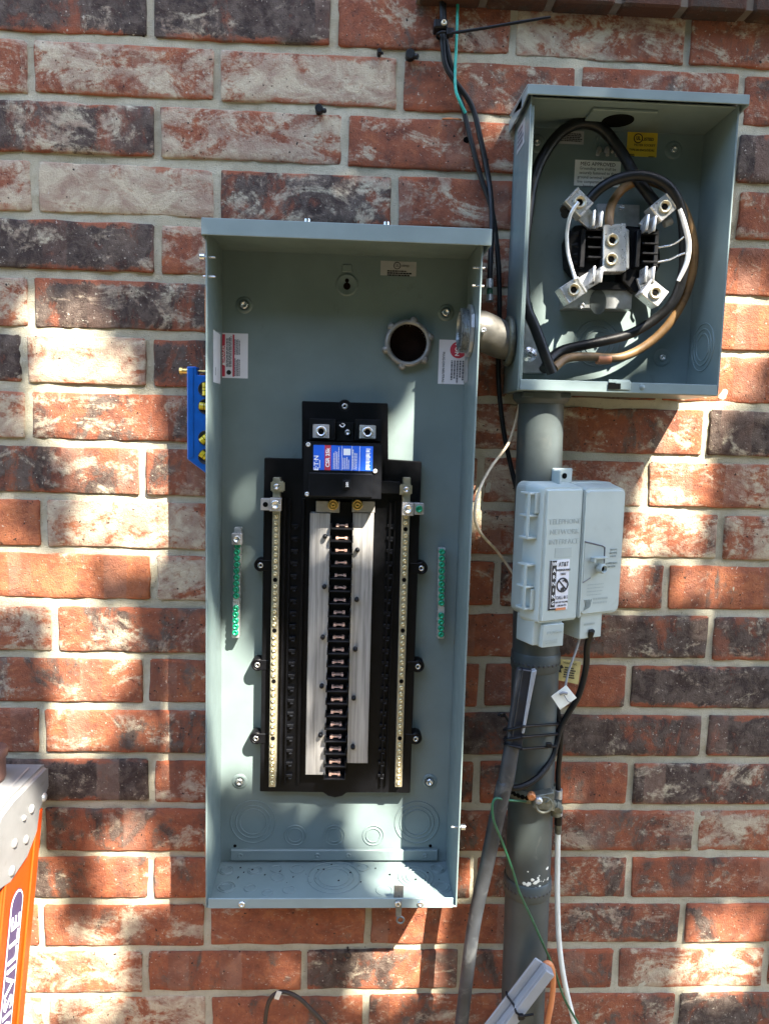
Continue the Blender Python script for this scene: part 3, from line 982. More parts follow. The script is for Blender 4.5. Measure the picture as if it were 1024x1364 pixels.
# plug-on sticker at the right
o, a, b = sticker(585, 452, 620, 512, .0122, 'paperw', panel)
cz = a.z - .0145
MB().cyl((b.x - .013, bx - .0004, cz), (b.x - .013, bx - .0006, cz), .0122, n=30).build('red_disc', 'printred', o)
text('ON', (b.x - .0085, bx - .0008, cz), .0058, 'printwhite', o, (0, 0, -1), (1, 0, 0))
text('PON', (b.x - .0150, bx - .0008, cz), .0085, 'printwhite', o, (0, 0, -1), (1, 0, 0), bold=.0002)
text('PLUG-ON NEUTRAL', (a.x + .0072, bx - .0008, (a.z + b.z) / 2 - .008), .0050, 'print', o, (0, 0, -1), (1, 0, 0))
small_print((b.x - .003, bx - .0005, a.z - .030), (0, 0, -1), (1, 0, 0), .034, .021, 5, 'printgrey', o, 9)
oo = MB().box((EX1 - TH - .0004, -.046, b.z + .002), (EX1 - TH + .0001, -.0125, b.z + .034)).build('sticker', 'papergrey', panel)
small_print((EX1 - TH - .0005, -.043, b.z + .030), (0, -1, 0), (0, 0, 1), -.001 + .0, .02, 1, 'printgrey', oo, 2)

# ---- bus assembly
DB = .036


def px_poly(pts, d):
    return [(U(x, y, d).x, U(x, y, d).z) for x, y in pts]


bus = MB().prism(px_poly([(402, 534), (516.5, 537), (517, 612), (561.5, 615), (546, 1057), (462, 1056.5), (456, 1061), (446, 1063), (437, 1061), (430, 1056), (346, 1055), (352, 610), (402, 611)], DB), -DB, -.014).build('bus_base', 'black', panel, .0012)
ear = MB().lathe((0, 0, 0), (0, -1, 0), [(.0100, -.020), (.0100, -.003), (.0088, -.001), (.0068, -.001), (.0060, -.0035), (.0001, -.0035)], 18).mesh('mounting_ear', 'black')
earbox = MB().box((-.009, -.001, -.008), (.009, .020, .008)).mesh('ear_web', 'black', bevel=.001)
for x, y, s in ((347, 753, 1), (561, 757, -1), (343, 886, 1), (556.5, 888, -1), (341, 984, 1), (553.5, 984.5, -1), (459, 541, 0)):
    p = U(x, y, DB)
    e = inst('mounting_ear', ear, (p.x, -DB - .0012, p.z), panel)
    if s:
        inst('ear_web', earbox, (p.x + s * .008, -DB, p.z), e)
    inst('screw', scr_s, (p.x, -DB + .0018, p.z), e)
# raised rails with notches either side
for xa, ya, xb, yb in ((378, 664, 371, 1046), (519, 668, 506, 1048)):
    for dx, ww in ((0, 3.0), (7, 2.2), (24, 4)):
        a, b = U(xa + dx, ya, DB + .006), U(xb + dx, yb, DB + .006)
        MB().hexa([(b.x, -DB - .006, b.z), (b.x + ww / 900, -DB - .006, b.z), (b.x + ww / 900, -DB + .001, b.z), (b.x, -DB + .001, b.z),
                   (a.x, -DB - .006, a.z), (a.x + ww / 900, -DB - .006, a.z), (a.x + ww / 900, -DB + .001, a.z), (a.x, -DB + .001, a.z)]).build('rail', 'black', bus, .0006)
tooth = MB().box((-.006, -.004, -.0022), (.004, .003, .0022)).box((-.002, -.006, -.005), (.003, .003, -.0025)).mesh('breaker_hook', 'black2', bevel=.0005)
for k in range(21):
    for xa, xb in ((394, 386), (521, 508)):
        y = 700 + k * 16.6
        p = U(xa + (xb - xa) * k / 20, y, DB)
        inst('breaker_hook', tooth, (p.x, -DB - .001, p.z), bus)
# bus covers (tin plates) and stabs
DS = .052


def strip(xa0, xb0, y0, xa1, xb1, y1, d0, d1, nm, mat, par, bev=.0006):
    a0, b0, a1, b1 = U(xa0, y0, d1), U(xb0, y0, d1), U(xa1, y1, d1), U(xb1, y1, d1)
    return MB().prism([(a1.x, a1.z), (b1.x, a1.z), (b0.x, a0.z), (a0.x, a0.z)], -d1, -d0).build(nm, mat, par, bev)


strip(413, 440, 683, 406.5, 433, 1032.5, DB - .002, DS, 'bus_cover', 'brushed', bus)
strip(470, 498, 683, 462, 489.5, 1017, DB - .002, DS, 'bus_cover', 'brushed', bus)
strip(440.5, 469.5, 668, 433.5, 461.5, 1036, DB - .002, DS - .007, 'stab_column', 'black', bus)
stab_h = MB().box((-.0166, -.016, -.0048), (.0166, .004, -.0030)).box((-.0166, -.016, -.0048), (-.0148, .004, .0030)).box((.0148, -.016, -.0048), (.0166, .004, .0044)).mesh('stab_holder', 'black2', bevel=.0005)
stab_c = MB().box((-.0085, -.010, -.0018), (-.0045, .004, .0018)).box((.0045, -.010, -.0018), (.0085, .004, .0018)).box((-.006, -.008, -.0009), (.006, .004, .0009)).mesh('stab', 'copper', bevel=.0003)
for k in range(21):
    y = 700 + k * 16.58
    p = U(455.5 + (445.5 - 455.5) * k / 20, y, DS)
    hld = inst('stab_holder', stab_h, (p.x, -DS + .007, p.z), bus)
    inst('stab', stab_c, (p.x, -DS + .007, p.z), bus)
knob = MB().lathe((0, 0, 0), (0, -1, 0), [(.0034, 0), (.0034, .006), (.0022, .0078), (.0001, .008)], 12).mesh('cover_pin', 'black2')
for x, y in ((433, 714), (432, 781), (430, 848), (428.5, 913), (427, 978), (476, 732), (475, 798), (473, 864), (471, 929), (470, 994)):
    p = U(x, y, DS)
    inst('cover_pin', knob, (p.x, -DS, p.z), bus)
# neutral bars
tscr = screw_mesh('terminal_screw', .0036, .0030, 'yscrew', 8)
for side, (xa0, xb0, xa1, xb1) in enumerate(((363.5, 373.5, 357.8, 367), (536.7, 547, 526, 535.3))):
    bar = strip(xa0, xb0, 636, xa1, xb1, 1049, DB - .002, .050, 'neutral_bar', 'brass_tin', panel, .0008)
    for k in range(43):
        t = k / 42
        y = 688 + t * 355
        x = (xa0 + xb0) / 2 * (1 - (y - 636) / 413) + (xa1 + xb1) / 2 * ((y - 636) / 413)
        p = U(x, y, .050)
        if k in (10, 18, 26, 35) or (k == 2 and side):
            MB().cyl((p.x, -.0499, p.z), (p.x, -.0503, p.z), .0034, n=10).build('screw_hole', 'hole', bar)
        else:
            o = inst('terminal_screw', tscr, (p.x, -.0498, p.z), bar)
            o.rotation_euler = (random.uniform(-.12, .12), random.uniform(0, 3), random.uniform(-.12, .12))
    sx = 1 if side == 0 else -1
    p = U((368.5, 541)[side], (648, 652)[side], .053)
    MB().box((p.x - .0085 - .003 * (side), -.055, p.z - .008), (p.x + .0085 + .003 * (1 - side), -.0501, p.z + .008)).build('bar_clamp', 'brass_tin', bar, .002, 2)
    inst('screw', scr_s, (p.x, -.055, p.z), bar)
    p = U((367, 543)[side], (672, 678)[side], .058)
    lug = MB().box((p.x - .0085, -.062, p.z - .0095), (p.x + .0085, -.0501, p.z + .0095)).build('lug', 'tin', bar, .0008)
    MB().lathe((p.x, -.0619, p.z), (0, -1, 0), [(.0068, 0), (.0064, .0018), (.0042, .0020), (.0038, .0006), (.0001, .0004)], 18).build('lug_screw', 'steel', lug)
    q = U((353.5, 558)[side], (672, 678)[side], .058)
    sd_ = MB().box((q.x - .0072, -.058, q.z - .0085), (q.x + .0072, -.0452, q.z + .0085)).build('lug', 'tin', bar, .0008)
    if side:
        MB().lathe((q.x, -.0579, q.z), (0, -1, 0), [(.0052, 0), (.0050, .0025), (.003, .003), (.0028, .001), (.0001, .001)], 16).build('green_screw', 'green', sd_)
    else:
        MB().cyl((q.x, -.0579, q.z), (q.x, -.0584, q.z), .0038, n=14).build('lug_hole', 'hole', sd_)
# ground bars with green screws
gscr = screw_mesh('green_screw', .0050, .0042, 'green', 8)
for side, (xa, ya, xb, yb) in enumerate(((316.5, 703, 313.5, 850), (588.5, 730, 587, 851))):
    a, b = U(xa, ya, .032), U(xb, yb, .032)
    bar = MB().hexa([(b.x - .0052, -.032, b.z), (b.x + .0052, -.032, b.z), (b.x + .0052, -.018, b.z), (b.x - .0052, -.018, b.z),
                     (a.x - .0052, -.032, a.z), (a.x + .0052, -.032, a.z), (a.x + .0052, -.018, a.z), (a.x - .0052, -.018, a.z)]).build('ground_bar', 'alu', panel, .0008)
    for t in (.06, .94):
        MB().box((a.x * (1 - t) + b.x * t - .004, -.019, a.z * (1 - t) + b.z * t - .004), (a.x * (1 - t) + b.x * t + .004, bx + .0002, a.z * (1 - t) + b.z * t + .004)).build('bar_foot', 'alu', bar)
    t0, nS = (.16, 15) if side == 0 else (.04, 14)
    for k in range(nS):
        t = t0 + (0.95 - t0) * k / (nS - 1)
        if k == 9:
            continue
        o = inst('green_screw', gscr, (a.x * (1 - t) + b.x * t, -.0318, a.z * (1 - t) + b.z * t), bar)
        o.rotation_euler = (random.uniform(-.12, .12), random.uniform(0, 3), random.uniform(-.12, .12))
    if side == 0:
        p = U(315.5, 718, .04)
        lug = MB().box((p.x - .0075, -.042, p.z - .0085), (p.x + .0075, -.0321, p.z + .0085)).build('lug', 'tin', bar, .0008)
        MB().lathe((p.x, -.0419, p.z), (0, -1, 0), [(.0055, 0), (.0052, .0018), (.0036, .0018), (.0034, .0004), (.0001, .0004)], 16).build('lug_screw', 'steel', lug)
# main breaker
DM = .088
a, b = U(404.5, 588, DM), U(507.5, 666, DM)
brk = MB().box((a.x, -DM, b.z), (b.x, -DB + .001, a.z)).build('main_breaker', 'black2', panel, .0016, 2)
x1 = U(499, 640, DM).x
MB().box((a.x + .008, -DM - .0028, b.z + .003), (x1 - .003, -DM + .001, U(450, 630, DM).z)).build('breaker_face', 'black2', brk, .0012)
a2, b2 = U(417.5, 592.5, DM), U(496, 627.5, DM)
lab = MB().box((a2.x, -DM - .0006, b2.z), (b2.x, -DM + .0001, a2.z)).build('breaker_label', 'printblue', brk, .0001)
lw, lh = b2.x - a2.x, a2.z - b2.z
fy = -DM - .0008
MB().box((a2.x + lw * .19, fy, b2.z), (a2.x + lw * .295, -DM - .0005, a2.z)).build('red_bar', 'printred', lab)
text('E\u00b7T\u00b7N', (a2.x + lw * .055, fy - .0002, b2.z + lh * .28), .0088, 'printwhite', lab, (0, 0, 1), (-1, 0, 0), bold=.0002)
text('CSR 25k', (a2.x + lw * .245, fy - .0002, b2.z + lh * .5), .0075, 'printwhite', lab, (0, 0, 1), (-1, 0, 0), bold=.00025)
small_print((a2.x + lw * .12, fy, b2.z + lh * .08), (0, 0, 1), (-1, 0, 0), lh * .42, -.0018, 1, 'printwhite', lab, 1)
small_print((a2.x + lw * .44, fy, b2.z + lh * .05), (0, 0, 1), (-1, 0, 0), lh * .9, -lw * .11, 4, 'printwhite', lab, 2, fill=.4)
small_print((a2.x + lw * .61, fy, b2.z + lh * .05), (0, 0, 1), (-1, 0, 0), lh * .5, -lw * .12, 4, 'printwhite', lab, 3, fill=.4)
small_print((a2.x + lw * .74, fy, b2.z + lh * .05), (0, 0, 1), (-1, 0, 0), lh * .85, -lw * .09, 3, 'printwhite', lab, 4, fill=.4)
mbp = MB()
for t in (.475, .645, .775):
    mbp.box((a2.x + lw * t, fy, b2.z), (a2.x + lw * (t + .006), -DM - .0005, a2.z))
mbp.box((a2.x + lw * .505, fy, b2.z + lh * .62), (a2.x + lw * .625, -DM - .0005, b2.z + lh * .88))
for k in range(16):
    zz = b2.z + lh * (.05 + k * .055)
    mbp.box((a2.x + lw * .885, fy, zz), (a2.x + lw * (.945 if k % 3 else .96), -DM - .0005, zz + lh * random.uniform(.018, .045)))
mbp.build('label_print', 'printwhite', lab)
for x, y in ((410.5, 592), (499.5, 627.5), (409, 658)):
    p = U(x, y, DM)
    inst('screw', screw_mesh('screw', .0034, .0022, 'alu', 10), (p.x, -DM, p.z), brk)
p = U(461.5, 645.5, DM + .004)
hd = MB().box((p.x - .0058, -DM - .0038, p.z - .0070), (p.x + .0058, -DM, p.z + .0070)).box((p.x - .0042, -DM - .010, p.z - .004), (p.x + .0042, -DM - .003, p.z + .0055)).build('breaker_handle', 'black2', brk, .0008)
text('200', (p.x + .001, -DM - .0103, p.z + .0006), .0048, 'printwhite', hd, (0, 0, 1), (-1, 0, 0))
for x, y, x0, x1_, y0, y1_ in ((427.5, 574.5, 412, 446, 557, 587), (489.5, 575.5, 473, 508, 558, 588)):
    a3, b3 = U(x0, y0, .066), U(x1_, y1_, .066)
    MB().box((a3.x, -.064, b3.z), (b3.x, -DB + .001, a3.z)).build('lug_bay', 'black2', brk, .001)
    p = U(x, y, .072)
    lug = MB().box((p.x - .0115, -.073, p.z - .0095), (p.x + .0115, -.060, p.z + .0098)).build('lug', 'tin' if x < 450 else 'alu', brk, .0008)
    MB().lathe((p.x, -.0729, p.z), (0, -1, 0), [(.0078, 0), (.0074, .0015), (.0052, .0015), (.0048, .0004), (.0001, .0004)], 18).build('lug_screw', 'steel', lug)
    MB().cyl((p.x, -.0732, p.z), (p.x, -.0737, p.z), .0042, n=6).build('socket', 'hole', lug)
p = U(463, 576, .05)
inst('screw', scr_s, (p.x, -.050, p.z), brk)
MB().box((U(447, 560, .05).x, -.050, U(460, 588, .05).z), (U(472, 560, .05).x, -DB + .001, U(460, 562, .05).z)).build('link_plate', 'black2', brk, .0008)
MB().tube([U(452, 566, .055), U(456, 569, .056), U(459, 566, .055), U(455, 564, .055)], .0012, 6).build('clip', 'steel', brk)
for x, x0, x1_ in ((443.5, 421, 452), (476, 469, 499)):
    a3, b3 = U(x0, 667, .050), U(x1_, 683, .050)
    pl = MB().box((a3.x, -.0505, b3.z), (b3.x, -DB + .001, a3.z)).build('bus_tail', 'tin', brk, .0006)
    p = U(x, 672.5, .056)
    MB().lathe((p.x, -.0504, p.z), (0, -1, 0), [(.0080, 0), (.0080, .004), (.0062, .005), (.0055, .003), (.0040, .003), (.0036, .0052), (.0022, .0054), (.0020, .003), (.0001, .003)], 20).build('brass_stud', 'brass', pl)
MB().hexa([(U(507, 657, .05).x, -.055, U(507, 657, .05).z), (U(533, 657, .05).x, -.055, U(533, 657, .05).z), (U(533, 657, .05).x, -DB, U(533, 657, .05).z), (U(507, 657, .05).x, -DB, U(507, 657, .05).z),
           (U(507, 640, .05).x, -.055, U(507, 640, .05).z), (U(533, 642, .05).x, -.055, U(533, 642, .05).z), (U(533, 642, .05).x, -DB, U(533, 642, .05).z), (U(507, 640, .05).x, -DB, U(507, 640, .05).z)]).build('link_bar', 'black2', brk, .0008)

# ------------------------------------------------------------------ meter box
MX0, MX1, MZ0, MZ1, MD = 0.2250, 0.5070, -0.4850, -0.1000, 0.105
meter = thing('meter_box', 'open grey meter box holding a socket block and looped cables at upper right', 'meter box', ((MX0 + MX1) / 2, 0, MZ0))
mb = MB()
mb.box((MX0, -.008, MZ0), (MX1, -.006, MZ1))
mb.box((MX0, -MD, MZ0 + TH), (MX0 + TH, -.008, MZ1))
mb.box((MX1 - TH, -MD, MZ0 + TH), (MX1, -.008, MZ1))
mb.box((MX0, -MD + .0005, MZ0), (MX1, -.008, MZ0 + TH))
mb.box((MX0 + TH, -MD + .004, MZ1 - TH), (MX1 - TH, -.008, MZ1))
mb.box((MX0 + TH, -MD, MZ0 + TH), (MX0 + .0055, -MD + .0016, MZ1 - .012))
mb.build('enclosure', 'enamel', meter, .0006)
a, b = U(703, 113, .119), U(998, 137, .119)
hz1, hz0 = U(850, 118, .119).z, U(850, 131.5, .119).z
mb = MB().box((a.x, -.119, hz0), (b.x, -.1168, hz1))
mb.hexa([(a.x, -.1168, hz1 - .0022), (b.x, -.1168, hz1 - .0022), (b.x, -.003, hz1 + .006), (a.x, -.003, hz1 + .006), (a.x, -.1168, hz1), (b.x, -.1168, hz1), (b.x, -.003, hz1 + .0085), (a.x, -.003, hz1 + .0085)])
for x in (a.x, b.x - .002):
    mb.hexa([(x, -.1168, hz0), (x + .002, -.1168, hz0), (x + .002, -.085, hz0 - .004), (x, -.085, hz0 - .004), (x, -.1168, hz1 - .003), (x + .002, -.1168, hz1 - .003), (x + .002, -.003, hz1 + .005), (x, -.003, hz1 + .005)])
    mb.box((x, -.085, hz0 - .004), (x + .002, -.003, hz1 - .001))
mb.build('rain_hood', 'enamel_lip', meter, .0006)
fl = MB().box((MX0 + .003, -MD - .0016, MZ0 + .0006), (MX1 - .003, -MD + .0005, MZ0 + .0150)).build('bottom_flange', 'enamel_lip', meter, .0005)
p = U(855, 516, .107)
MB().lathe((p.x, -MD - .0015, p.z), (0, -1, 0), [(.0042, 0), (.0038, .0006), (.0001, .0006)], 14).build('dimple', 'enamel', fl)
# latch
p = U(823, 513, .107)
mb = MB().box((p.x - .004, -MD - .0035, p.z - .006), (p.x + .017, -MD - .0016, p.z + .006))
mb.box((p.x - .014, -MD - .0032, p.z + .003), (p.x + .016, -MD - .0017, p.z + .0075))
mb.build('latch_plate', 'enamel_lip', meter, .0005)
MB().box((p.x - .014, -MD - .0040, p.z - .0055), (p.x + .003, -MD - .0020, p.z + .0025)).build('latch_slot', 'hole', meter)
q = U(795, 500, .085)
mb = MB().cyl((q.x - .028, -.085, MZ0 + .0085), (q.x - .016, -.085, MZ0 + .0085), .0075, n=14).cyl((q.x - .013, -.085, MZ0 + .0085), (q.x + .012, -.085, MZ0 + .0085), .006, n=14).box((q.x + .008, -.090, MZ0 + .006), (q.x + .034, -.08, MZ0 + .012))
mb.build('latch_knob', 'black2', meter, .0008)
# hub closing plate under the roof
zt = MZ1 - TH
MB().box((U(785, 150, .07).x, -.085, zt - .0045), (U(871, 150, .07).x, -.035, zt - .0005)).build('hub_plate', 'enamel', meter, .0008)
c = Vector(((U(785, 150, .07).x + U(871, 150, .07).x) / 2, -.055, zt - .0047))
MB().cyl(c, c + Vector((0, 0, .0004)), .022, n=28).build('hub_opening', 'hole', meter)
mb = MB()
for dx in (-.011, 0, .011):
    mb.tube([(c.x + dx * .8, -.010, zt - .030), (c.x + dx * 1.1, -.016, zt - .027), (c.x + dx * 1.3, -.018, zt - .038)], .0028, 7)
mb.build('hanger_clip', 'tin', meter)
# back wall fittings
my = -.008
for x, y in ((715, 190), (897, 199), (882, 476)):
    p = U(x, y, .009)
    MB().lathe((p.x, my + .0002, p.z), (0, -1, 0), [(.0135, -.0002), (.0120, .0014), (.008, .0015), (.0001, .0015)], 22).build('screw_boss', 'enamel', meter)
    inst('screw', scr_s, (p.x, my - .0014, p.z), meter)
for x, y, rr in ((808, 187, (.016, .011)), (795, 457, (.034, .026, .019)),):
    p = U(x, y, .009)
    mb = MB()
    for r in rr:
        mb.torus((p.x, my + .0002, p.z), (0, 1, 0), r, .0011, 34, 6)
    mb.build('knockout', 'enamel', meter)
zc = U(940, 462, .06).z
mb = MB()
for r in (.034, .026, .019):
    mb.torus((MX1 - TH - .0001, -.052, zc), (1, 0, 0), r, .0011, 34, 6)
mb.build('knockout', 'enamel', meter)
# stickers
o, a, b = sticker(766, 212, 825, 249, .0085, 'whitelabel', meter, y=my)
w = b.x - a.x
for k, ln_ in enumerate(('MEG APPROVED', 'Grounding wire shall be', 'securely fastened to the', 'ground terminal lug in the', 'line compartment with no', 'breaks in the wire')):
    text(ln_, ((a.x + b.x) / 2, my - .0006, a.z - .0055 - k * .0062), .0072 if k == 0 else .0056, 'print' if k == 0 else 'printgrey', o, bold=0)
o, a, b = sticker(836, 174, 874, 209, .0085, 'papery', meter, y=my)
cx, cz = a.x + (b.x - a.x) * .36, a.z - .0095
MB().torus((cx, my - .0006, cz), (0, 1, 0), .0062, .0007, 22, 4).build('emblem', 'print', o)
text('UL', (cx, my - .0007, cz), .0072, 'print', o, squeeze=.7, bold=.0002)
text('LISTED', (cx + .0145, my - .0007, cz - .001), .0058, 'print', o, bold=.0001)
text('METER SOCKET', (cx + .010, my - .0007, cz - .0095), .0045, 'print', o)
text('TYPE 3R ENCLOSURE', ((a.x + b.x) / 2, my - .0007, cz - .0165), .0042, 'print', o, squeeze=.95)
small_print((a.x + .003, my - .0005, cz - .022), (1, 0, 0), (0, 0, 1), .011, .004, 2, 'print', o, 4)
small_print((b.x - .012, my - .0005, cz - .024), (1, 0, 0), (0, 0, 1), .010, .002, 1, 'print', o, 5)
o, a, b = sticker(744, 173, 777, 192, .0085, 'papergrey', meter, y=my)
small_print((a.x + .002, my - .0005, a.z - .003), (1, 0, 0), (0, 0, 1), b.x - a.x - .004, a.z - b.z - .006, 5, 'print', o, 6)
a, b = U(684, 160, .06), U(684, 195, .06)
o = MB().box((MX0 - .0003, -.075, b.z), (MX0 + .0001, -.030, a.z)).build('sticker', 'papergrey', meter)
small_print((MX0 - .0005, -.034, a.z - .004), (0, -1, 0), (0, 0, 1), .036, .026, 4, 'printgrey', o, 7)
# ground plate bottom left
a = [U(x, y, .02) for x, y in ((694, 497), (727, 497), (722, 470), (703, 418), (694, 400))]
MB().prism([(max(p.x, MX0 + .003), p.z) for p in a], -.022, my - .0001).build('ground_plate', 'galv', meter, .001)
p = U(705, 472, .024)
MB().lathe((p.x, -.022, p.z), (0, -1, 0), [(.012, -.0002), (.011, .0015), (.008, .002), (.006, .005), (.004, .006), (.0001, .005)], 18).build('screw', 'steel', meter)
# socket block
SD = .046


def px_prism(pts, d, y0, y1, nm, mat, par, bev=.0008):
    return MB().prism(px_poly(pts, d), y0, y1).build(nm, mat, par, bev)


blk = px_prism([(751, 383), (842, 387), (840, 412), (750, 410)], .03, -.032, my - .0001, 'mounting_plate', 'galv', meter)
px_prism([(795, 271), (851, 273), (851, 312), (795, 312)], .016, -.018, my - .0001, 'mounting_plate', 'galv', meter)
p = U(828, 276, .02); inst('screw', scr_s, (p.x, -.018, p.z), blk)
p = U(775, 407, .034); inst('screw', scr_s, (p.x, -.032, p.z), blk)
pp = []
for t in range(24):
    tt = 2 * PI * t / 24
    pp.append((796.5 + 11 * math.cos(tt), 402 + 17 * math.sin(tt) * (1 if True else 1)))
px_prism(pp, .033, -.0330, -.0318, 'slot', 'pvc', blk, 0)
px_prism([(765, 300), (803, 296), (803, 372), (784, 377), (770, 368), (757, 352), (755, 318)], SD, -SD, -.016, 'socket_block', 'black', meter, .0015)
px_prism([(834, 300), (876, 304), (880, 352), (862, 382), (846, 390), (828, 374)], SD, -SD, -.016, 'socket_block', 'black', meter, .0015)
px_prism([(768, 372), (838, 376), (836, 386), (768, 384)], SD - .006, -SD + .006, -.03, 'socket_block', 'black2', meter, .001)
fin = MB().box((-.011, -.012, -.0013), (.011, .006, .0013)).mesh('fin', 'black2', bevel=.0004)
for x, y in ((789, 319), (789, 332), (789, 345), (789, 309), (861, 314), (861, 327), (861, 340), (861, 351)):
    p = U(x, y, SD)
    inst('fin', fin, (p.x, -SD - .002, p.z), meter)
for x0, x1_ in ((774, 777), (801, 804), (848, 850), (872, 874)):
    a, b = U(x0, 306, SD + .01), U(x1_, 356, SD + .01)
    MB().box((a.x, -SD - .013, b.z), (b.x, -SD + .001, a.z)).build('fin', 'black2', meter, .0005)
for y in (320, 335, 348, 358):                                         # rounded left ribs
    p = U(758, y - 8, SD - .005)
    MB().cyl((p.x - .002, -SD + .006, p.z), (p.x + .012, -SD + .004, p.z), .0055, n=10).build('rib', 'black2', meter)
nt_ = px_prism([(804, 299), (833, 297), (834, 361), (803, 362)], .064, -.064, -SD + .004, 'neutral_terminal', 'alu', meter, .001)
px_prism([(833, 303), (838, 306), (838, 358), (833, 357)], .056, -.056, -SD + .004, 'neutral_terminal', 'galv', meter, .001)
hexs = MB().lathe((0, 0, 0), (0, -1, 0), [(.0088, 0), (.0088, .0030), (.0078, .0038), (.0062, .0036), (.0054, .0006), (.0001, .0006)], 22).mesh('socket_screw', 'brass_tin')
hexh = MB().cyl((0, -.0006, 0), (0, -.0010, 0), .0046, n=6).mesh('hex_socket', 'hole')
for x, y in ((815.5, 319.5), (814, 345)):
    p = U(x, y, .065)
    s_ = inst('socket_screw', hexs, (p.x, -.064, p.z), nt_)
    inst('hex_socket', hexh, (p.x, -.064, p.z), nt_)


def lug_block(x, y, ang, name, jaw):
    """a lug turned by ang about the viewing axis with its jaw towards the middle"""
    p = U(x, y, .072)
    root = MB().box((-.0165, -.011, -.013), (.0150, .012, .013)).box((-.0165, -.013, -.0125), (-.0135, -.0105, .0125)).box((.0115, -.0125, -.013), (.0150, -.0105, .013))
    R = Matrix.Rotation(ang, 4, 'Y')
    root.rotate(Matrix.Translation((p.x, -.062, p.z)) @ R)
    o = root.build(name, 'alu', meter, .0009)
    c = Vector((p.x, -.073, p.z))
    inst('socket_screw', hexs, c, o)
    inst('hex_socket', hexh, c, o)
    # jaw: a strap with an open spring clip
    jx, jy, ja = jaw
    q = U(jx, jy, .07)
    pts = [Vector((p.x, -.052, p.z)), Vector((q.x, -.050, q.z))]
    v = pts[1] - pts[0]
    mid = (pts[0] + pts[1]) / 2
    an = math.atan2(-v.z, v.x)
    MB().box((-v.length / 2 - .003, -.003, -.0105), (v.length / 2 + .002, .003, .0105)).rotate(Matrix.Translation(mid) @ Matrix.Rotation(an, 4, 'Y')).build('strap', 'alu', o, .0006)
    R2 = Matrix.Translation((q.x, -.060, q.z)) @ Matrix.Rotation(ja, 4, 'Y')
    mb = MB().box((-.0065, -.014, -.0105), (-.0045, .010, .0105)).box((.0025, -.013, -.0105), (.0045, .010, .0105)).box((-.0045, .006, -.0105), (.0025, .009, .0105))
    mb.cyl((-.0062, -.0145, -.0105), (-.0062, -.0145, .0105), .0022, n=8).cyl((.0048, -.0135, -.0105), (.0048, -.0135, .0105), .0022, n=8)
    mb.rotate(R2).build('jaw', 'alu', o, .0004)
    return o


lug_block(771.5, 269.5, .72, 'lug', (795, 292, .05))
lug_block(884.5, 275.5, -.72, 'lug', (866, 298, .08))
lug_block(763.5, 386, -.60, 'lug', (795, 366, .05))
lug_block(872, 390, .62, 'lug', (864, 366, .02))
mb = MB().tube([U(770, 269, .076), U(760, 285, .074), U(755, 310, .068), U(756, 335, .066), U(761, 355, .07), U(766, 372, .076)], .0026, 8)
mb.build('jumper_wire', 'strand', meter)
MB().tube([U(755, 328, .062), U(760, 350, .064), U(766, 368, .074)], .002, 8).build('jumper_wire', 'strand', meter)
MB().tube([U(870, 330, .050), U(890, 327, .056), U(902, 322, .066), U(911, 315, .073)], .0016, 8).build('thin_wire', 'steel', meter)
MB().tube([U(870, 350, .050), U(890, 346, .056), U(901, 341, .066), U(912, 337, .073)], .0016, 8).build('thin_wire', 'steel', meter)
MB().cyl(U(757, 281, .05), U(752, 285, .06), .006, n=10).cyl(U(753, 275, .05), U(750, 279, .06), .005, n=10).build('bolt', 'black2', meter)
MB().cyl(U(884, 298, .055), U(894, 294, .055), .0055, n=10).build('bolt', 'galv', meter)

# cables in the meter box
cab = MB().tube([U(735, 497, .07), U(725, 470, .072), U(712, 435, .070), U(701, 410, .066), (MX0 + .012, -.062, U(698, 385, .062).z), (MX0 + .010, -.058, U(700, 330, .058).z), U(703, 285, .056), U(709, 245, .050), U(722, 210, .045),
                 U(745, 178, .042), U(772, 164, .042), U(800, 170, .042), U(826, 200, .044), U(846, 234, .050), U(866, 262, .056), U(884, 284, .058)], .0078, 14)
c1 = top(cab, 'power_cable', 'blacksheath', 'thick black cable arching up the left side of the meter box to a lug', 'cable', (MX0 + .03, -.05, MZ0), 'service cables in the meter box')
cab = MB().tube([U(784, 266, .062), U(800, 250, .066), U(822, 238, .072), U(850, 233, .076), U(878, 240, .076), U(897, 257, .074), U(908, 285, .070), U(911, 330, .064), U(909, 365, .058), U(897, 400, .048), U(872, 425, .040), U(835, 446, .036),
                 U(785, 458, .036), U(750, 466, .040), U(733, 478, .050), U(724, 492, .062)], .0072, 14)
c2 = top(cab, 'power_cable', 'blacksheath', 'black cable looping from the upper left lug around the right side of the socket block', 'cable', (MX0 + .1, -.05, MZ0), 'service cables in the meter box')
MB().tube([U(905, 278, .079), U(912, 300, .077), U(917, 325, .073), U(914, 350, .068), U(903, 374, .062)], [.0030, .0038, .0040, .0038, .0028], 10).build('bared_strand', 'strand', c2)
cab = MB().tube([U(812, 303, .058), U(811, 292, .056), U(813, 277, .050), U(820, 262, .044), U(835, 247, .040), U(860, 240, .040), U(890, 252, .046), U(912, 282, .052), U(923, 320, .052), U(923, 355, .048), U(912, 395, .042), U(890, 432, .036), U(860, 460, .034),
                 U(825, 476, .036), U(785, 475, .042), U(755, 477, .048), U(738, 490, .060)], .0064, 14)
c3 = top(cab, 'neutral_cable', 'tan', 'tan brown cable looping outermost around the socket block in the meter box', 'cable', (MX0 + .15, -.05, MZ0), 'service cables in the meter box')
MB().tube([U(795, 478.5, .0415), U(803, 479, .0400), U(812, 478.5, .0385)], .0069, 12).build('tape_wrap', 'orangecord', c3)

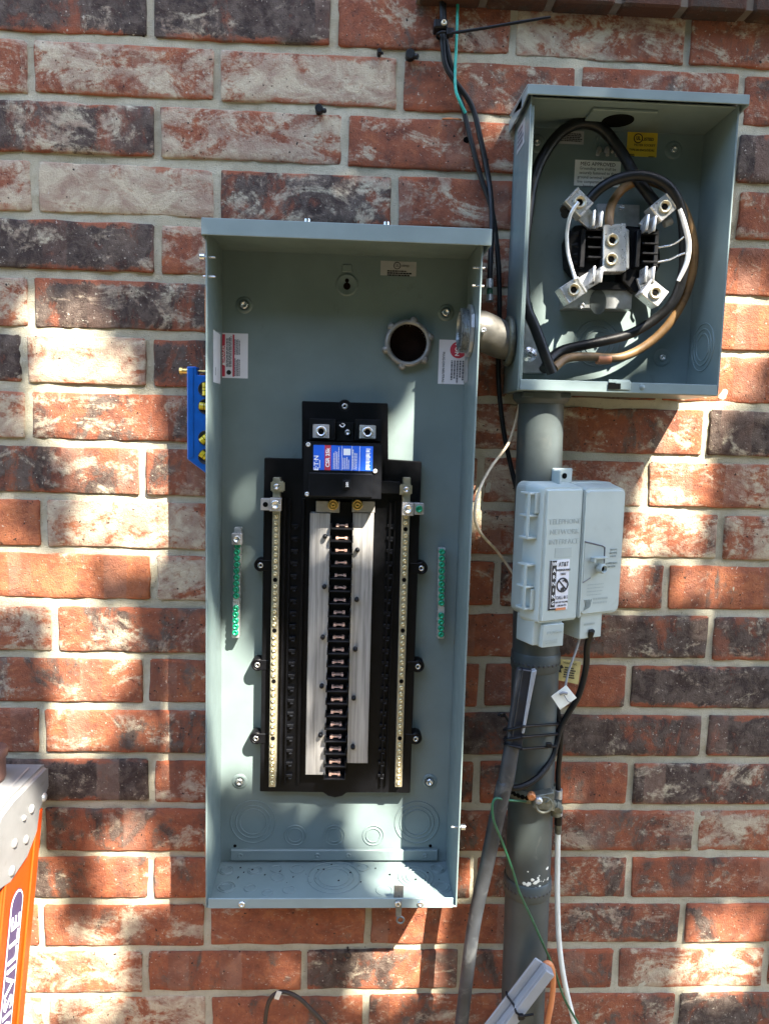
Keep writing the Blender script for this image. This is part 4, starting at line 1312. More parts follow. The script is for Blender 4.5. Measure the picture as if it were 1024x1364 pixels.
# ------------------------------------------------------------------ nipple between the boxes
zc, dc = U(632, 441, .06).z, .062
nip = thing('conduit_nipple', 'threaded metal conduit nipple with cast elbow joining the breaker panel to the meter box', 'conduit fitting', (.19, -dc, zc))
mb = MB()
pr = []
for k in range(9):
    x = k * .0021
    pr += [(.0300, x), (.0312, x + .0010)]
mb.lathe((EX1 + .004, -dc, zc), (-1, 0, 0), [(.0312, 0)] + [(r, h + .004) for r, h in pr] + [(.0270, .0235), (.0255, .020), (.0255, -.01)], 32, False)
mb.build('threaded_end', 'thread', nip)
MB().lathe((EX1 - TH - .0002, -dc, zc), (-1, 0, 0), [(.0312, 0), (.0368, .0006), (.0368, .0050), (.0316, .0056)], 12, False).build('locknut', 'galv', nip)
mb = MB().tube([(EX1 + .001, -dc, zc), (EX1 + .012, -dc, zc), (EX1 + .026, -dc + .004, zc - .004), (EX1 + .042, -dc + .006, zc - .010), (MX0 - .004, -dc + .006, zc - .012)], [.0270, .0285, .0275, .0265, .0265], 26, 5)
mb.build('cast_body', 'castgrey', nip)
MB().lathe((MX0 - .001, -dc + .006, zc - .012), (-1, 0, 0), [(.028, .009), (.034, .009), (.035, .006), (.035, .002), (.030, 0)], 26).build('sealing_ring', 'oldgalv', nip)
inst('screw', screw_mesh('screw', .004, .004, 'steel', 10), (EX1 + .010, -dc - .0315, zc - .003), nip)

# ------------------------------------------------------------------ conduit
pts = [(.2720, -.050, MZ0 - .001), (.2760, -.050, -.70), (.2830, -.050, -.873), (.2905, -.050, -1.42), (.296, -.050, GZ)]
pipe = thing('conduit', 'wide grey painted electrical conduit running down from the meter box', 'conduit', (pts[-1][0], -.05, GZ))
MB().tube(pts, [.0325, .034, .0352, .0340, .0340], 36, 4).build('pipe', 'pvc', pipe)


def pipe_at(z):
    for (x0, _, z0), (x1_, _, z1) in zip(pts, pts[1:]):
        if z1 <= z <= z0:
            return x0 + (x1_ - x0) * (z - z0) / (z1 - z0)
    return pts[-1][0]


for z in (U(712, 884, .08).z, U(700, 1190, .08).z):
    x = pipe_at(z)
    mb = MB().lathe((x, -.05, z), (0, 0, 1), [(.0352, -.016), (.0368, -.014), (.0368, .010), (.0352, .012)], 36)
    band = mb.build('coupling', 'pvc', pipe)
    mb = MB()
    for k in range(30):
        t = 2 * PI * k / 30
        mb.lathe((x + .0367 * math.cos(t), -.05 + .0367 * math.sin(t), z - .003), (math.cos(t), math.sin(t), 0), [(.0026, 0), (.0024, .0004), (.0001, .0004)], 8)
    mb.build('strap_holes', 'pvcdark', band)
za = U(700, 1178, .08).z
mb = MB()
for q in range(34):
    t = -PI / 2 + random.gauss(.35, .45)
    x = pipe_at(za)
    s = random.uniform(.001, .004)
    mb.lathe((x + .0342 * math.cos(t), -.05 + .0342 * math.sin(t), za + random.gauss(.004, .007)), (math.cos(t), math.sin(t), 0), [(s, 0), (s * .5, .0004), (.0001, .0005)], 6)
o = mb.build('paint_spatter', 'tagw', pipe)
o['kind'] = 'stuff'
MB().box((.238, -.085, MZ0 - .008), (.306, -.015, MZ0 - .0005)).lathe((.272, -.05, MZ0), (0, 0, -1), [(.040, .0005), (.040, .010), (.034, .016)], 28).build('hub', 'pvc', pipe, .001)

# leaning weathered conduit with split top
lp = [U(700, 925, .108), U(685, 980, .108), U(680, 1004, .107), U(674, 1039, .105), U(669, 1056, .104), U(648, 1153, .096), U(630, 1238, .087), U(614.5, 1364, .075), U(609, 1420, .070)]
lean = thing('leaning_conduit', 'thin dark weathered conduit leaning left of the wide grey conduit, its top split open', 'conduit', lp[-1])
lp2 = [Vector(q) for q in lp] + [Vector((lp[-1].x - .05, -.06, GZ))]
MB().tube(lp2[1:], [.0100, .0112, .0118, .0118, .0108, .0103, .0102, .0102, .0102], 16, 5).build('pipe', 'pvcdark', lean)
for pa, pb, pc, pd, d0, mt in (((696, 892), (710, 894), (695, 996), (680, 996), .116, 'tapeblue'), ((708, 895), (715, 893), (698, 978), (695, 978), .118, 'pale_pvc'), ((690, 892), (698, 892), (684, 990), (676, 984), .112, 'pvcdark')):
    q = [U(*pa, d0), U(*pb, d0), U(*pc, d0 + .004), U(*pd, d0 + .004)]
    MB().hexa([q[3], q[2], q[2] + Vector((0, .012, 0)), q[3] + Vector((0, .012, 0)), q[0], q[1], q[1] + Vector((0, .012, 0)), q[0] + Vector((0, .012, 0))]).build('split_end', mt, lean, .001)

# ------------------------------------------------------------------ telephone box
NTH = math.radians(24)
nid = thing('telephone_box', 'pale grey plastic telephone interface box with a warning sticker on the conduit', 'utility box', (.266, -.128, U(722, 832, .13).z), local=True)
nid.rotation_euler = (0, 0, NTH)
# local frame: x along the front towards the right, y into the box, z up; the front lower left corner is the origin
NW, NH, NSEAM, ND = .148, .190, .069, .062


def rr_poly(x0, z0, x1, z1, r, n=5):
    out = []
    for cx, cz, a0 in ((x1 - r, z1 - r, 0), (x0 + r, z1 - r, 90), (x0 + r, z0 + r, 180), (x1 - r, z0 + r, 270)):
        for k in range(n + 1):
            t = math.radians(a0 + 90 * k / n)
            out.append((cx + r * math.cos(t), cz + r * math.sin(t)))
    return out


def puff(poly_front, poly_back, yf, yb):
    n = len(poly_front)
    mb = MB()
    vs = [(x, yf, z) for x, z in poly_front] + [(x, yb, z) for x, z in poly_back]
    mb.add(vs, [tuple(range(n)), tuple(range(2 * n - 1, n - 1, -1))] + [(i, n + i, n + (i + 1) % n, (i + 1) % n) for i in range(n)])
    return mb


puff(rr_poly(-.006, .004, NW + .004, NH + .006, .012), rr_poly(-.006, .004, NW + .004, NH + .006, .012), .030, ND).build('base_tray', 'nid', nid, .002)
puff(rr_poly(0, 0, NSEAM - .0012, NH, .004), rr_poly(-.010, -.002, NSEAM - .0012, NH + .008, .010), 0, .038).build('left_cover', 'nid', nid, .0035, 3)
rc = puff(rr_poly(NSEAM + .0012, .004, NW, NH - .002, .010), rr_poly(NSEAM + .0012, .002, NW + .006, NH + .006, .012), .001, .038).build('right_cover', 'nid', nid, .0035, 3)
MB().box((NSEAM - .003, -.003, .003), (NSEAM + .003, .010, NH - .003)).build('seam_rib', 'nid', nid, .002, 2)
MB().prism([(NSEAM * .52, NH + .004), (NSEAM * 1.02, NH + .004), (NSEAM * 1.02, NH + .026), (NSEAM * .52, NH + .026)], .030, .036).box((NSEAM * .52, .018, NH + .002), (NSEAM * .60, .032, NH + .024)).build('mounting_tab', 'nid', nid, .0015)
MB().cyl((NSEAM * .80, .0299, NH + .015), (NSEAM * .80, .0292, NH + .015), .0042, n=14).build('tab_hole', 'hole', nid)
# latches at the left edge
for z0 in (.118, .018):
    mb = MB()
    for dz in (0, .031, .062):
        mb.box((-.018, .012, z0 + dz), (-.002, .034, z0 + dz + .0035))
    mb.box((-.0185, .012, z0), (-.0165, .018, z0 + .066)).box((-.012, .026, z0), (-.009, .032, z0 + .066)).box((-.010, .010, z0 + (.036 if z0 > .1 else .0)), (.003, .013, z0 + (.066 if z0 > .1 else .030)))
    mb.build('hinge_latch', 'nid', nid, .0008)
# lower boxes
lb = MB().hexa([(-.002, .012, -.034), (.042, .004, -.034), (.042, .05, -.034), (-.002, .05, -.034), (-.002, .010, .006), (.042, .002, .006), (.042, .05, .006), (-.002, .05, .006)]).build('lower_box', 'nid', nid, .0012)
MB().hexa([(.0085, .0035, -.036), (.044, .0005, -.036), (.044, .02, -.036), (.0085, .02, -.036), (.0085, .0025, -.003), (.044, .0002, -.003), (.044, .02, -.003), (.0085, .02, -.003)]).build('box_lid', 'nid', lb, .0008)
text('(UL) \u00ae 5E64', (.026, -.0012, -.014), .0052, 'nidtext', lb, extr=.0003)
small_print((.012, .0005, -.024), (1, 0, 0), (0, 0, 1), .027, .007, 2, 'nidtext', lb, 4)
lb = MB().box((.078, .006, -.032), (.120, .050, .006)).build('lower_box', 'nid', nid, .0012)
small_print((.085, .0054, -.008), (1, 0, 0), (0, 0, 1), .026, .004, 1, 'nidtext', lb, 8)
lc = [o for o in bpy.data.objects if o.name.startswith('left_cover')][0]
for k, s_ in enumerate(('TELEPHONE', 'NETWORK', 'INTERFACE')):
    text(s_, (.035, -.0001, NH - .0470 - k * .0142), .0104, 'nidtext', lc, extr=.0004)
MB().box((.020, -.0003, .092), (.050, .0005, .1065)).build('blank_plate', 'nidtext', lc, .0002)
st = MB().box((.0125, -.0006, .025), (.047, .0006, .096)).build('warning_sticker', 'paperw', lc)
MB().box((.0125, -.0010, .025), (.0150, -.0005, .096)).box((.0125, -.0010, .025), (.026, -.0005, .0275)).box((.0162, -.0010, .029), (.0240, -.0005, .0955)).build('black_bar', 'print', st)
for k, ch in enumerate('WARNING'):
    text(ch, (.0201, -.0012, .0905 - k * .0093), .0076, 'printwhite', st, bold=.00005)
for s_, z, sz in (('AT&T', .0895, .0092), ('UNDERGROUND', .0815, .0042), ('CABLE', .0758, .0042), ('CALL 811', .0420, .0068), ('BEFORE YOU DIG', .0355, .0036), ('1-800-344-7233', .0305, .0034)):
    text(s_, (.0360, -.0012, z), sz, 'print', st, bold=.00005, squeeze=.78)
mb = MB().torus((.0360, -.0009, .0600), (0, 1, 0), .0096, .0012, 26, 4)
mb.box((-.0094, -.0012, -.0010), (.0094, -.0007, .0010))
for i in range(8):
    v = mb.v[-8 + i]
    q = Matrix.Rotation(math.radians(-45), 4, 'Y') @ Vector((v[0], 0, v[2]))
    mb.v[-8 + i] = (q.x * -1 + .0360, v[1], q.z + .0600)
mb.prism([(.0335, .0510), (.0400, .0515), (.0390, .0560), (.0365, .0570), (.0330, .0550)], -.0011, -.0006)
mb.tube([(.0360, -.0009, .0655), (.0395, -.0009, .0665), (.0425, -.0009, .0630)], .0010, 5)
mb.build('no_digging_symbol', 'print', st)
MB().box((.026, -.0010, .0240), (.044, -.0004, .0275)).build('orange_strip', 'orangecord', st)
for o in [st] + list(st.children):                              # the sticker sits a little lower
    o.location.z = -.0068 if o is st else 0
# lock of the right cover
pl = MB().prism([(NSEAM + .004, .112), (NSEAM + .040, .104), (NSEAM + .042, .072), (NSEAM + .004, .054)], -.0006, .0015).build('lock_recess', 'nidtext', rc, .0003)
MB().tube([(NSEAM + .003, -.0004, .1135), (NSEAM + .036, -.0004, .106), (NSEAM + .042, -.0004, .103), (NSEAM + .042, -.0004, .080)], .0011, 6, spline=False).build('recess_edge', 'printgrey', rc)
MB().tube([(NSEAM + .002, -.0004, .0530), (NSEAM + .018, -.0004, .060)], .0008, 6, spline=False).build('recess_edge', 'printgrey', rc)
MB().box((NSEAM + .016, -.0085, .088), (NSEAM + .042, .001, .0905)).box((NSEAM + .016, -.0085, .083), (NSEAM + .020, .001, .0905)).build('lock_tab', 'nid', rc, .0006)
MB().lathe((NSEAM + .033, 0, .0735), (0, -1, 0), [(.0072, 0), (.0068, .010), (.0058, .0115), (.0048, .0110), (.0042, .006), (.0001, .006)], 18).build('lock_barrel', 'nid', rc)
MB().cyl((NSEAM + .033, -.0062, .0735), (NSEAM + .033, -.0066, .0735), .0040, n=12).build('lock_core', 'hole', rc)
for s_, x, z, sz in (('TELCO', .060, .099, .0042), ('ACCESS', .060, .094, .0042), ('ONLY', .060, .089, .0042), ('CUSTOMER', .058, .079, .0042), ('ACCESS', .058, .074, .0042)):
    text(s_, (NSEAM + x, .0006, z), sz, 'nidtext', rc, extr=.0003)
small_print((NSEAM + .014, .0006, .052), (1, 0, 0), (0, 0, 1), .036, .020, 4, 'nidtext', rc, 12, fill=.25)
small_print((NSEAM + .026, .0006, .031), (1, 0, 0), (0, 0, 1), .036, .012, 2, 'nidtext', rc, 13, fill=.5)
mb = MB()
for k in range(5):
    mb.tube([(NSEAM + .010 + k * .0025, .0004, .012 + k * .001), (NSEAM + .0125 + k * .0022, .0004, .019), (NSEAM + .011 + k * .003, .0004, .028)], .0006, 5)
mb.build('emblem', 'nidtext', rc)
MB().lathe((NW + .012, .034, .088), (0, -1, 0), [(.0085, -.01), (.0090, .006), (.0082, .007), (.0066, .006), (.0062, -.01)], 20).build('padlock_ring', 'nid', nid)
MB().cyl((NW + .012, .036, .088), (NW + .012, .040, .088), .0064, n=16).build('ring_hole', 'hole', nid)

# ------------------------------------------------------------------ ground clamp, ties, tags and cables round the conduit
zc = U(712, 1066, .09).z
xp = pipe_at(zc)
gcl = thing('ground_clamp', 'corroded grey ground clamp strapped round the wide conduit above the white cable', 'clamp', (xp, -.09, zc))
MB().lathe((xp, -.05, zc), (0, 0, 1), [(.0356, -.009), (.0372, -.0085), (.0372, .0085), (.0356, .009)], 34).build('strap', 'oldgalv', gcl)
mb = MB()
for k in range(16):
    t = -PI / 2 + (k - 11) * .19
    mb.lathe((xp + .0371 * math.cos(t), -.05 + .0371 * math.sin(t), zc), (math.cos(t), math.sin(t), 0), [(.0038, 0), (.0036, .0005), (.0001, .0005)], 10)
mb.build('strap_holes', 'hole', gcl)
c = U(722, 1066, .10)
mb = MB().hexa([c + Vector(v) for v in ((-.014, -.004, -.011), (.018, -.004, -.016), (.018, .012, -.016), (-.014, .012, -.011), (-.012, -.004, .008), (.016, -.004, .014), (.016, .012, .014), (-.012, .012, .008))])
mb.torus(c + Vector((.002, -.003, -.006)), (0, 1, 0), .012, .0025, 20, 6)
mb.build('clamp_body', 'oldgalv', gcl, .0015)
for x, y, r, mt in ((709, 1062, .0062, 'rust_glint'), (718.5, 1067.5, .0056, 'galv')):
    p = U(x, y, .108)
    MB().lathe(p + Vector((0, .006, 0)), (-.2, -1, 0), [(r, 0), (r, .006), (r * .7, .008), (r * .3, .0074), (.0001, .0074)], 8, False).build('clamp_bolt', mt, gcl)
p0, p1 = U(726, 1064, .10), U(745, 1078, .085)
MB().cyl(p0, p1, .0068, n=12).cyl(p0 + (p1 - p0) * .55, p0 + (p1 - p0) * .82, .0090, n=6, smooth=False).build('coupler', 'oldgalv', gcl)
MB().cyl(p1 + Vector((-.004, .004, .010)), p1 + Vector((-.004, .004, -.012)), .0078, n=12).build('ground_block', 'oldgalv', gcl)

# white drop cable with connector
lx = [U(743, 1092, .06), U(742.5, 1130, .058), U(742, 1190, .056), U(744, 1250, .055), U(751, 1305, .055), U(765, 1364, .057), U(776, 1400, .06)]
wc = top(MB().tube(lx, .0042, 12), 'coax_cable', 'whitecable', 'white coaxial cable hanging down beside the wide conduit', 'cable', lx[-1])
for ya, yb, r, mt in ((1052, 1064, .0062, 'galv'), (1064, 1072, .0058, 'black2'), (1082, 1086, .0064, 'galv'), (1086, 1098, .0060, 'black2'), (1078, 1083, .0062, 'black2'), (1098, 1110, .0050, 'oldgalv')):
    MB().cyl(U(743.5, ya, .061), U(743.2, yb, .060), r, n=14).build('connector', mt, wc)
mb = MB().tube([U(788, 840, .085), U(782, 860, .075), U(780, 890, .068), U(771, 925, .066), U(757, 950, .066), U(746, 970, .066), U(741, 990, .070), U(734, 1012, .078), U(718, 1034, .092), U(700, 1046, .100), U(683, 1050, .100), U(680, 1042, .100), U(682, 1010, .105), U(700, 920, .112)], .0047, 12)
bl = top(mb, 'drop_cable', 'blacksheath', 'black cable dropping from the telephone box and looping across the wide conduit', 'cable', U(741, 990, .07))
mb = MB().tube([U(736, 890, .05), U(740, 920, .055), U(743, 950, .062), U(747, 975, .064), U(746, 1000, .063), U(743, 1030, .062), U(743.5, 1054, .061)], .0040, 12)
top(mb, 'coax_cable', 'blacksheath', 'short black coaxial cable running down into the connector above the white cable', 'cable', U(744, 1000, .063))
mb = MB().tube([U(772, 850, .080), U(766, 870, .082), U(757, 895, .085), U(752, 920, .088), U(751, 926, .089)], .0017, 8)
top(mb, 'tag_wire', 'pale_pvc', 'thin grey wire hanging from the telephone box to the white tag', 'wire', U(751, 926, .089))
# tags
q = [U(x, y, d) for x, y, d in ((734, 928, .092), (754, 913, .090), (768, 930, .090), (746, 946, .092))]
tg = MB().hexa([q[3], q[2], q[2] + Vector((0, .0012, 0)), q[3] + Vector((0, .0012, 0)), q[0], q[1], q[1] + Vector((0, .0012, 0)), q[0] + Vector((0, .0012, 0))]).build('cable_tag', 'tagw', None, .0004, loc=U(751, 930, .09))
tag(tg, 'blank white plastic tag tilted like a diamond on the thin grey wire', 'tag')
cc = (q[0] + q[1] + q[2] + q[3]) / 4
MB().tube([U(745, 925, .0935), U(750, 923, .0945), U(755, 924, .0935)], .0022, 6).build('clip', 'pale_pvc', tg)
MB().tube([U(751, 926, .0925), U(756, 934, .0925), U(760, 936, .0925)], .0005, 5).build('crease', 'printgrey', tg)
q = [U(x, y, d) for x, y, d in ((737, 905, .052), (742, 877, .050), (774, 882, .048), (770, 912, .050))]
ty = MB().hexa([q[0], q[3], q[3] + Vector((0, .001, 0)), q[0] + Vector((0, .001, 0)), q[1], q[2], q[2] + Vector((0, .001, 0)), q[1] + Vector((0, .001, 0))]).build('warning_tag', 'tagy', None, .0003, loc=U(755, 895, .05))
tag(ty, 'yellow warning tag with black print hanging behind the white tag', 'tag')
xd, zd = (q[2] - q[1]).normalized(), (q[1] - q[0]).normalized()
nn = xd.cross(zd) * .0004
small_print(q[1] + xd * .014 - zd * .010 + nn, xd, zd, .018, .018, 5, 'print', ty, 3)
text('WARNING', q[1] + xd * .021 - zd * .005 + nn * 2, .0046, 'print', ty, xd, zd)
mb = MB()
base = q[1] + xd * .0075 - zd * .014 + nn
mb.add([base + xd * x + zd * z for x, z in ((-.004, -.006), (.003, -.007), (.001, -.001), (.005, .001), (.001, .006), (-.002, .002), (-.005, .001))], [tuple(range(7))])
mb.build('emblem', 'print', ty)
# zip ties round conduit and leaning pipe
for k, (y, tilt, lab) in enumerate(((968, .004, 'topmost of the three black ties round the two conduits'), (981, .003, 'middle one of the three black ties round the two conduits'), (993, -.004, 'lowest of the three black ties round the two conduits'))):
    z = U(720, y, .09).z
    x = pipe_at(z)
    ring = []
    lx_ = U(686, y, .110).x
    for i in range(40):
        t = 2 * PI * i / 40
        nx_, ny_ = math.cos(t), math.sin(t)
        cands = ((x, -.05, .0375), (lx_, -.110, .0150))
        cx0, cy0, r0 = max(cands, key=lambda c: c[0] * nx_ + c[1] * ny_ + c[2])
        qx, qy = cx0 + r0 * nx_, cy0 + r0 * ny_
        ring.append((qx, qy, z + tilt * nx_ - (qy + .09) * .34))
    mb = MB().tube(ring + ring[:2], .0021, 8, 2)
    o = top(mb, 'zip_tie', 'black2', lab, 'zip tie', (x, -.09, z), 'zip ties round the conduits')
    if k == 2:
        hp = U(731, 993, .092)
        MB().box(hp - Vector((.004, .003, .003)), hp + Vector((.004, .003, .004))).build('tie_head', 'black2', o, .0008)
    if k == 0:
        MB().tube([U(678, 962, .085), U(672, 953, .09), U(666, 951, .095), U(664, 954, .096)], .0024, 8).box(U(669, 952, .092) - Vector((.004, .003, .003)), U(669, 952, .092) + Vector((.004, .003, .003))).build('tie_tail', 'black2', o)
        MB().tube([U(734, 953, .06), U(745, 957, .062)], .0026, 6, spline=False).build('tie_end', 'black2', o)
# green ground wire
gl = [U(700, 1068, .096), U(675, 1066, .110), U(660, 1064, .118), U(655.5, 1075, .120), U(658, 1095, .120), U(668, 1120, .114), U(682, 1158, .105), U(692, 1190, .100), U(708, 1224, .096), U(724, 1260, .092), U(738, 1292, .085), U(752, 1332, .078), U(775, 1372, .072), U(790, 1400, .07)]
top(MB().tube(gl, .0019, 8), 'ground_wire', 'greenwire', 'dark green wire running from the ground clamp down across the wide conduit', 'wire', gl[-1])
# pale raceway strapped to the conduit, orange cable
a0, a1 = U(727, 1286, .115), U(655, 1380, .115)
ax = (a1 - a0).normalized()
sd2 = ax.cross(Vector((0, 1, 0))).normalized()
rw = thing('cable_raceway', 'pale grey plastic channel slanting across the foot of the wide conduit', 'raceway', a1)
if sd2.x < 0:
    sd2 = -sd2


def slab(o_, w0, w1, y0, y1, nm, mt, par, l0=0.0, l1=1.0):
    L = (a1 - a0)
    A, B_ = a0 + L * l0, a0 + L * l1
    yv = Vector((0, 1, 0))
    q = [B_ + sd2 * w0 + yv * y0, B_ + sd2 * w1 + yv * y0, B_ + sd2 * w1 + yv * y1, B_ + sd2 * w0 + yv * y1, A + sd2 * w0 + yv * y0, A + sd2 * w1 + yv * y0, A + sd2 * w1 + yv * y1, A + sd2 * w0 + yv * y1]
    return MB().hexa(q).build(nm, mt, par, .0012)


slab(None, -.019, -.006, 0, .004, 'flange', 'pale_pvc', rw)
slab(None, -.006, -.004, -.012, .004, 'web', 'pale_pvc', rw)
slab(None, -.004, .012, -.014, .004, 'channel', 'pale_pvc', rw)
c = a0 + (a1 - a0) * .52
zt_ = top(MB().tube([c + sd2 * -.020 + Vector((0, .006, 0)), c + sd2 * -.020 + Vector((0, -.002, 0)), c + sd2 * -.006 + Vector((0, -.006, 0)) + ax * .004, c + sd2 * -.003 + Vector((0, -.0165, 0)) + ax * .006, c + sd2 * .012 + Vector((0, -.0165, 0)) + ax * .007, c + sd2 * .014 + Vector((0, .006, 0)) + ax * .007], .0018, 6, spline=False), 'zip_tie', 'black2', 'black zip tie fastened round the pale slanting channel', 'zip tie', c, 'zip ties round the conduits')
MB().box(c + sd2 * .006 + ax * .007 - Vector((.004, .021, .004)), c + sd2 * .006 + ax * .007 + Vector((.004, -.015, .004))).build('tie_head', 'black2', zt_, .0008)
MB().tube([c + sd2 * .008 + ax * .004 + Vector((0, -.018, 0)), c + sd2 * .018 - ax * .008 + Vector((0, -.02, 0))], .0018, 6, spline=False).build('tie_tail', 'black2', zt_)
p = a0 + (a1 - a0) * .93 - sd2 * .012
MB().cyl(p, p - Vector((0, .0006, 0)), .0028, n=10).build('rivet_hole', 'hole', rw)
ol = [U(722, 1290, .10), U(727, 1284, .105), U(733, 1286, .105), U(736.5, 1300, .10), U(735, 1330, .095), U(727, 1372, .09), U(720, 1400, .09)]
top(MB().tube(ol, .0042, 12), 'orange_cable', 'orangecord', 'short orange cable hooking out behind the pale slanting channel', 'cable', ol[-1])

# ------------------------------------------------------------------ cables above the panel
l1 = [U(587, -30, .016), U(588, 0, .014), U(589, 28, .013), U(589, 50, .012), U(593, 85, .010), U(606, 108, .010), U(628, 140, .010), U(640, 185, .011), U(650, 235, .013), U(654, 268, .020), U(655, 300, .024), U(653, 345, .030), U(652, 375, .034)]
ca = top(MB().tube(l1, .0039, 12), 'coax_cable', 'blacksheath', 'black coaxial cable ending in a silver connector beside the breaker panel', 'cable', l1[-1])
for ya, yb, r, mt in ((372, 384, .0052, 'galv'), (384, 392, .0044, 'greenwire'), (392, 401, .0050, 'galv')):
    MB().cyl(U(652, ya, .034), U(652, yb, .036), r, n=14).build('connector', mt, ca)
l2 = [U(590, -30, .012), U(591, 0, .010), U(592, 40, .010), U(597, 70, .010), U(605, 105, .007), U(616, 142, .008), U(628, 190, .010), U(640, 235, .012), U(655, 280, .014), U(662, 330, .016), U(665, 390, .018), U(664, 450, .020), U(664, 510, .022), U(670, 570, .024), U(680, 620, .030), U(690, 660, .036)]
top(MB().tube(l2, .0036, 12), 'coax_cable', 'blacksheath', 'black coaxial cable running down behind the meter box to the telephone box', 'cable', l2[8])
l3 = [U(610, -30, .010), U(609.5, 0, .010), U(608, 50, .011), U(606, 95, .012), U(607, 120, .016), U(614, 138, .016), U(620, 150, .012)]
top(MB().tube(l3, .0022, 8), 'ground_wire', 'tealwire', 'bright teal green wire hanging with the black cables at the top of the wall', 'wire', l3[-1])
p = U(588, 33, .018)
clip = MB().box((p.x - .011, -.024, p.z - .006), (p.x + .008, -.002, p.z + .006)).build('cable_clip', 'black2', None, .0015, loc=p)
tag(clip, 'black cable clip with a screw holding the black cables at the top', 'cable clip')
inst('screw', screw_mesh('screw', .0042, .0035, 'brass_tin', 10), (p.x + .0025, -.0235, p.z), clip)
z0 = U(590, 45, .02)
zt2 = top(MB().tube([z0 + Vector((.006, -.005, 0)), U(612, 42, .034), U(650, 36, .046), U(690, 29, .052), U(733, 22, .054)], [.0022, .0020, .0020, .0020, .0016], 6), 'zip_tie', 'black2', 'black zip tie round the hanging cables with its long tail sticking out right', 'zip tie', z0)
MB().torus(z0 + Vector((0, .004, 0)), (0, .1, 1), .0085, .0020, 18, 6).box(z0 + Vector((.004, -.010, -.0045)), z0 + Vector((.014, -.001, .0045))).build('tie_head', 'black2', zt2, .0006)
for x, y, sx, lab in ((425, 145, .0060, 'small broken black anchor on the mortar above the left half of the breaker panel'), (505, 69, .0035, 'smaller left one of two black anchors high on the wall, left of the cables'), (546, 73, .0070, 'larger black anchor high on the wall, just left of the hanging cables')):
    p = U(x, y, .004)
    mb = MB().cyl((p.x, .004, p.z), (p.x, -.012, p.z - .001), sx, n=8, smooth=False).cyl((p.x + sx * .5, -.006, p.z - .002), (p.x + sx * 1.6, -.010, p.z - .004), sx * .6, n=7)
    o = top(mb, 'wall_anchor', 'blacksheath', lab, 'wall anchor', p, 'old anchors in the wall', .0008)
p = U(602, 158, .02)
top(MB().tube([U(589, 158, .024), U(600, 157.5, .02), U(614, 159, .004)], .0015, 7), 'nail', 'rust_glint', 'rusty nail sticking out of the wall beside the hanging cables', 'nail', p)
p = U(463, 1273, .008)
top(MB().torus((p.x, -.008, p.z), (0.3, 1, 0), .0052, .0016, 18, 7).cyl((p.x, -.006, p.z + .005), (p.x, .004, p.z + .005), .0016, n=8), 'screw_eye', 'brownwire', 'small dark screw eye in the mortar below the breaker panel', 'screw eye', p)
# beige telephone wire
l4 = [U(694, 527, .050), U(687, 560, .045), U(676, 592, .05), U(654, 622, .075), U(640, 648, .10), U(633, 672, .112), U(633, 695, .112), U(643, 714, .095), U(660, 732, .06), U(672, 748, .045), U(684, 765, .045)]
top(MB().tube(l4, .0021, 8), 'telephone_wire', 'beige', 'thin beige wire bowing left from the meter box down to the telephone box', 'wire', l4[-1])
# brown loop at the bottom
l5 = [U(352, 1400, .03), U(353, 1364, .03), U(357, 1338, .03), U(366, 1325, .03), U(380, 1322, .03), U(398, 1330, .03), U(415, 1346, .03), U(432, 1364, .03), U(450, 1390, .03)]
bw = top(MB().tube(l5, .0034, 10), 'loop_wire', 'brownwire', 'brown cable loop with a bit of tape at the bottom of the wall', 'cable', l5[0])
q = U(371, 1326, .034)
MB().box((q.x - .005, -.036, q.z - .007), (q.x + .003, -.0335, q.z + .007)).rotate(Matrix.Translation(q) @ Matrix.Rotation(.35, 4, 'Y') @ Matrix.Translation(-q)).build('tape', 'tape', bw, .0005)

# ------------------------------------------------------------------ torpedo level on the panel's flank
LX0, LX1, LD = U(249, 560, .05).x, EX0 - .0006, .05
zt, zb = U(260, 488, .05).z, U(260, 634, .05).z
lev = thing('torpedo_level', 'blue torpedo level with yellow vials stuck to the left side of the breaker panel', 'spirit level', ((LX0 + LX1) / 2, -.04, zb))
MB().prism([(LX0, zt), (LX0 + .0135, zt), (LX0 + .0145, zt - .012), (LX1, zt - .012), (LX1, zb), (LX1 - .008, zb), (LX0, zb + .024)], -LD, -LD + .020).build('level_body', 'levelblue', lev, .0012)
MB().box((LX0 + .001, -LD - .0012, zb + .026), (LX0 + .0095, -LD + .001, zt - .001)).build('edge_rib', 'levelblue', lev, .0008)
for y, an in ((518, 0), (541, PI / 2 + .05), (583, .85), (608, -.95)):
    c = Vector((LX0 + .0270, -LD, U(265, y, .05).z))
    vd = MB().lathe(c, (0, -1, 0), [(.0112, -.001), (.0112, .0016), (.0098, .0020), (.0092, .0004), (.0001, .0004)], 24).build('vial_ring', 'vialdark', lev)
    d = Vector((math.sin(an), 0, math.cos(an)))
    MB().cyl(c - d * .0088 + Vector((0, -.0012, 0)), c + d * .0088 + Vector((0, -.0012, 0)), .0052, n=14).build('vial', 'vial', lev)
    mbv = MB()
    for s_ in (-.002, .0025):
        mbv.torus(c + d * s_ + Vector((0, -.0012, 0)), d, .0053, .0004, 16, 4)
    mbv.build('vial_line', 'hole', lev)
q = U(265, 622, .05)
MB().cyl((LX0 + .036, -LD - .0002, zb + .010), (LX0 + .036, -LD - .0008, zb + .010), .003, n=10).build('hang_hole', 'vialdark', lev)
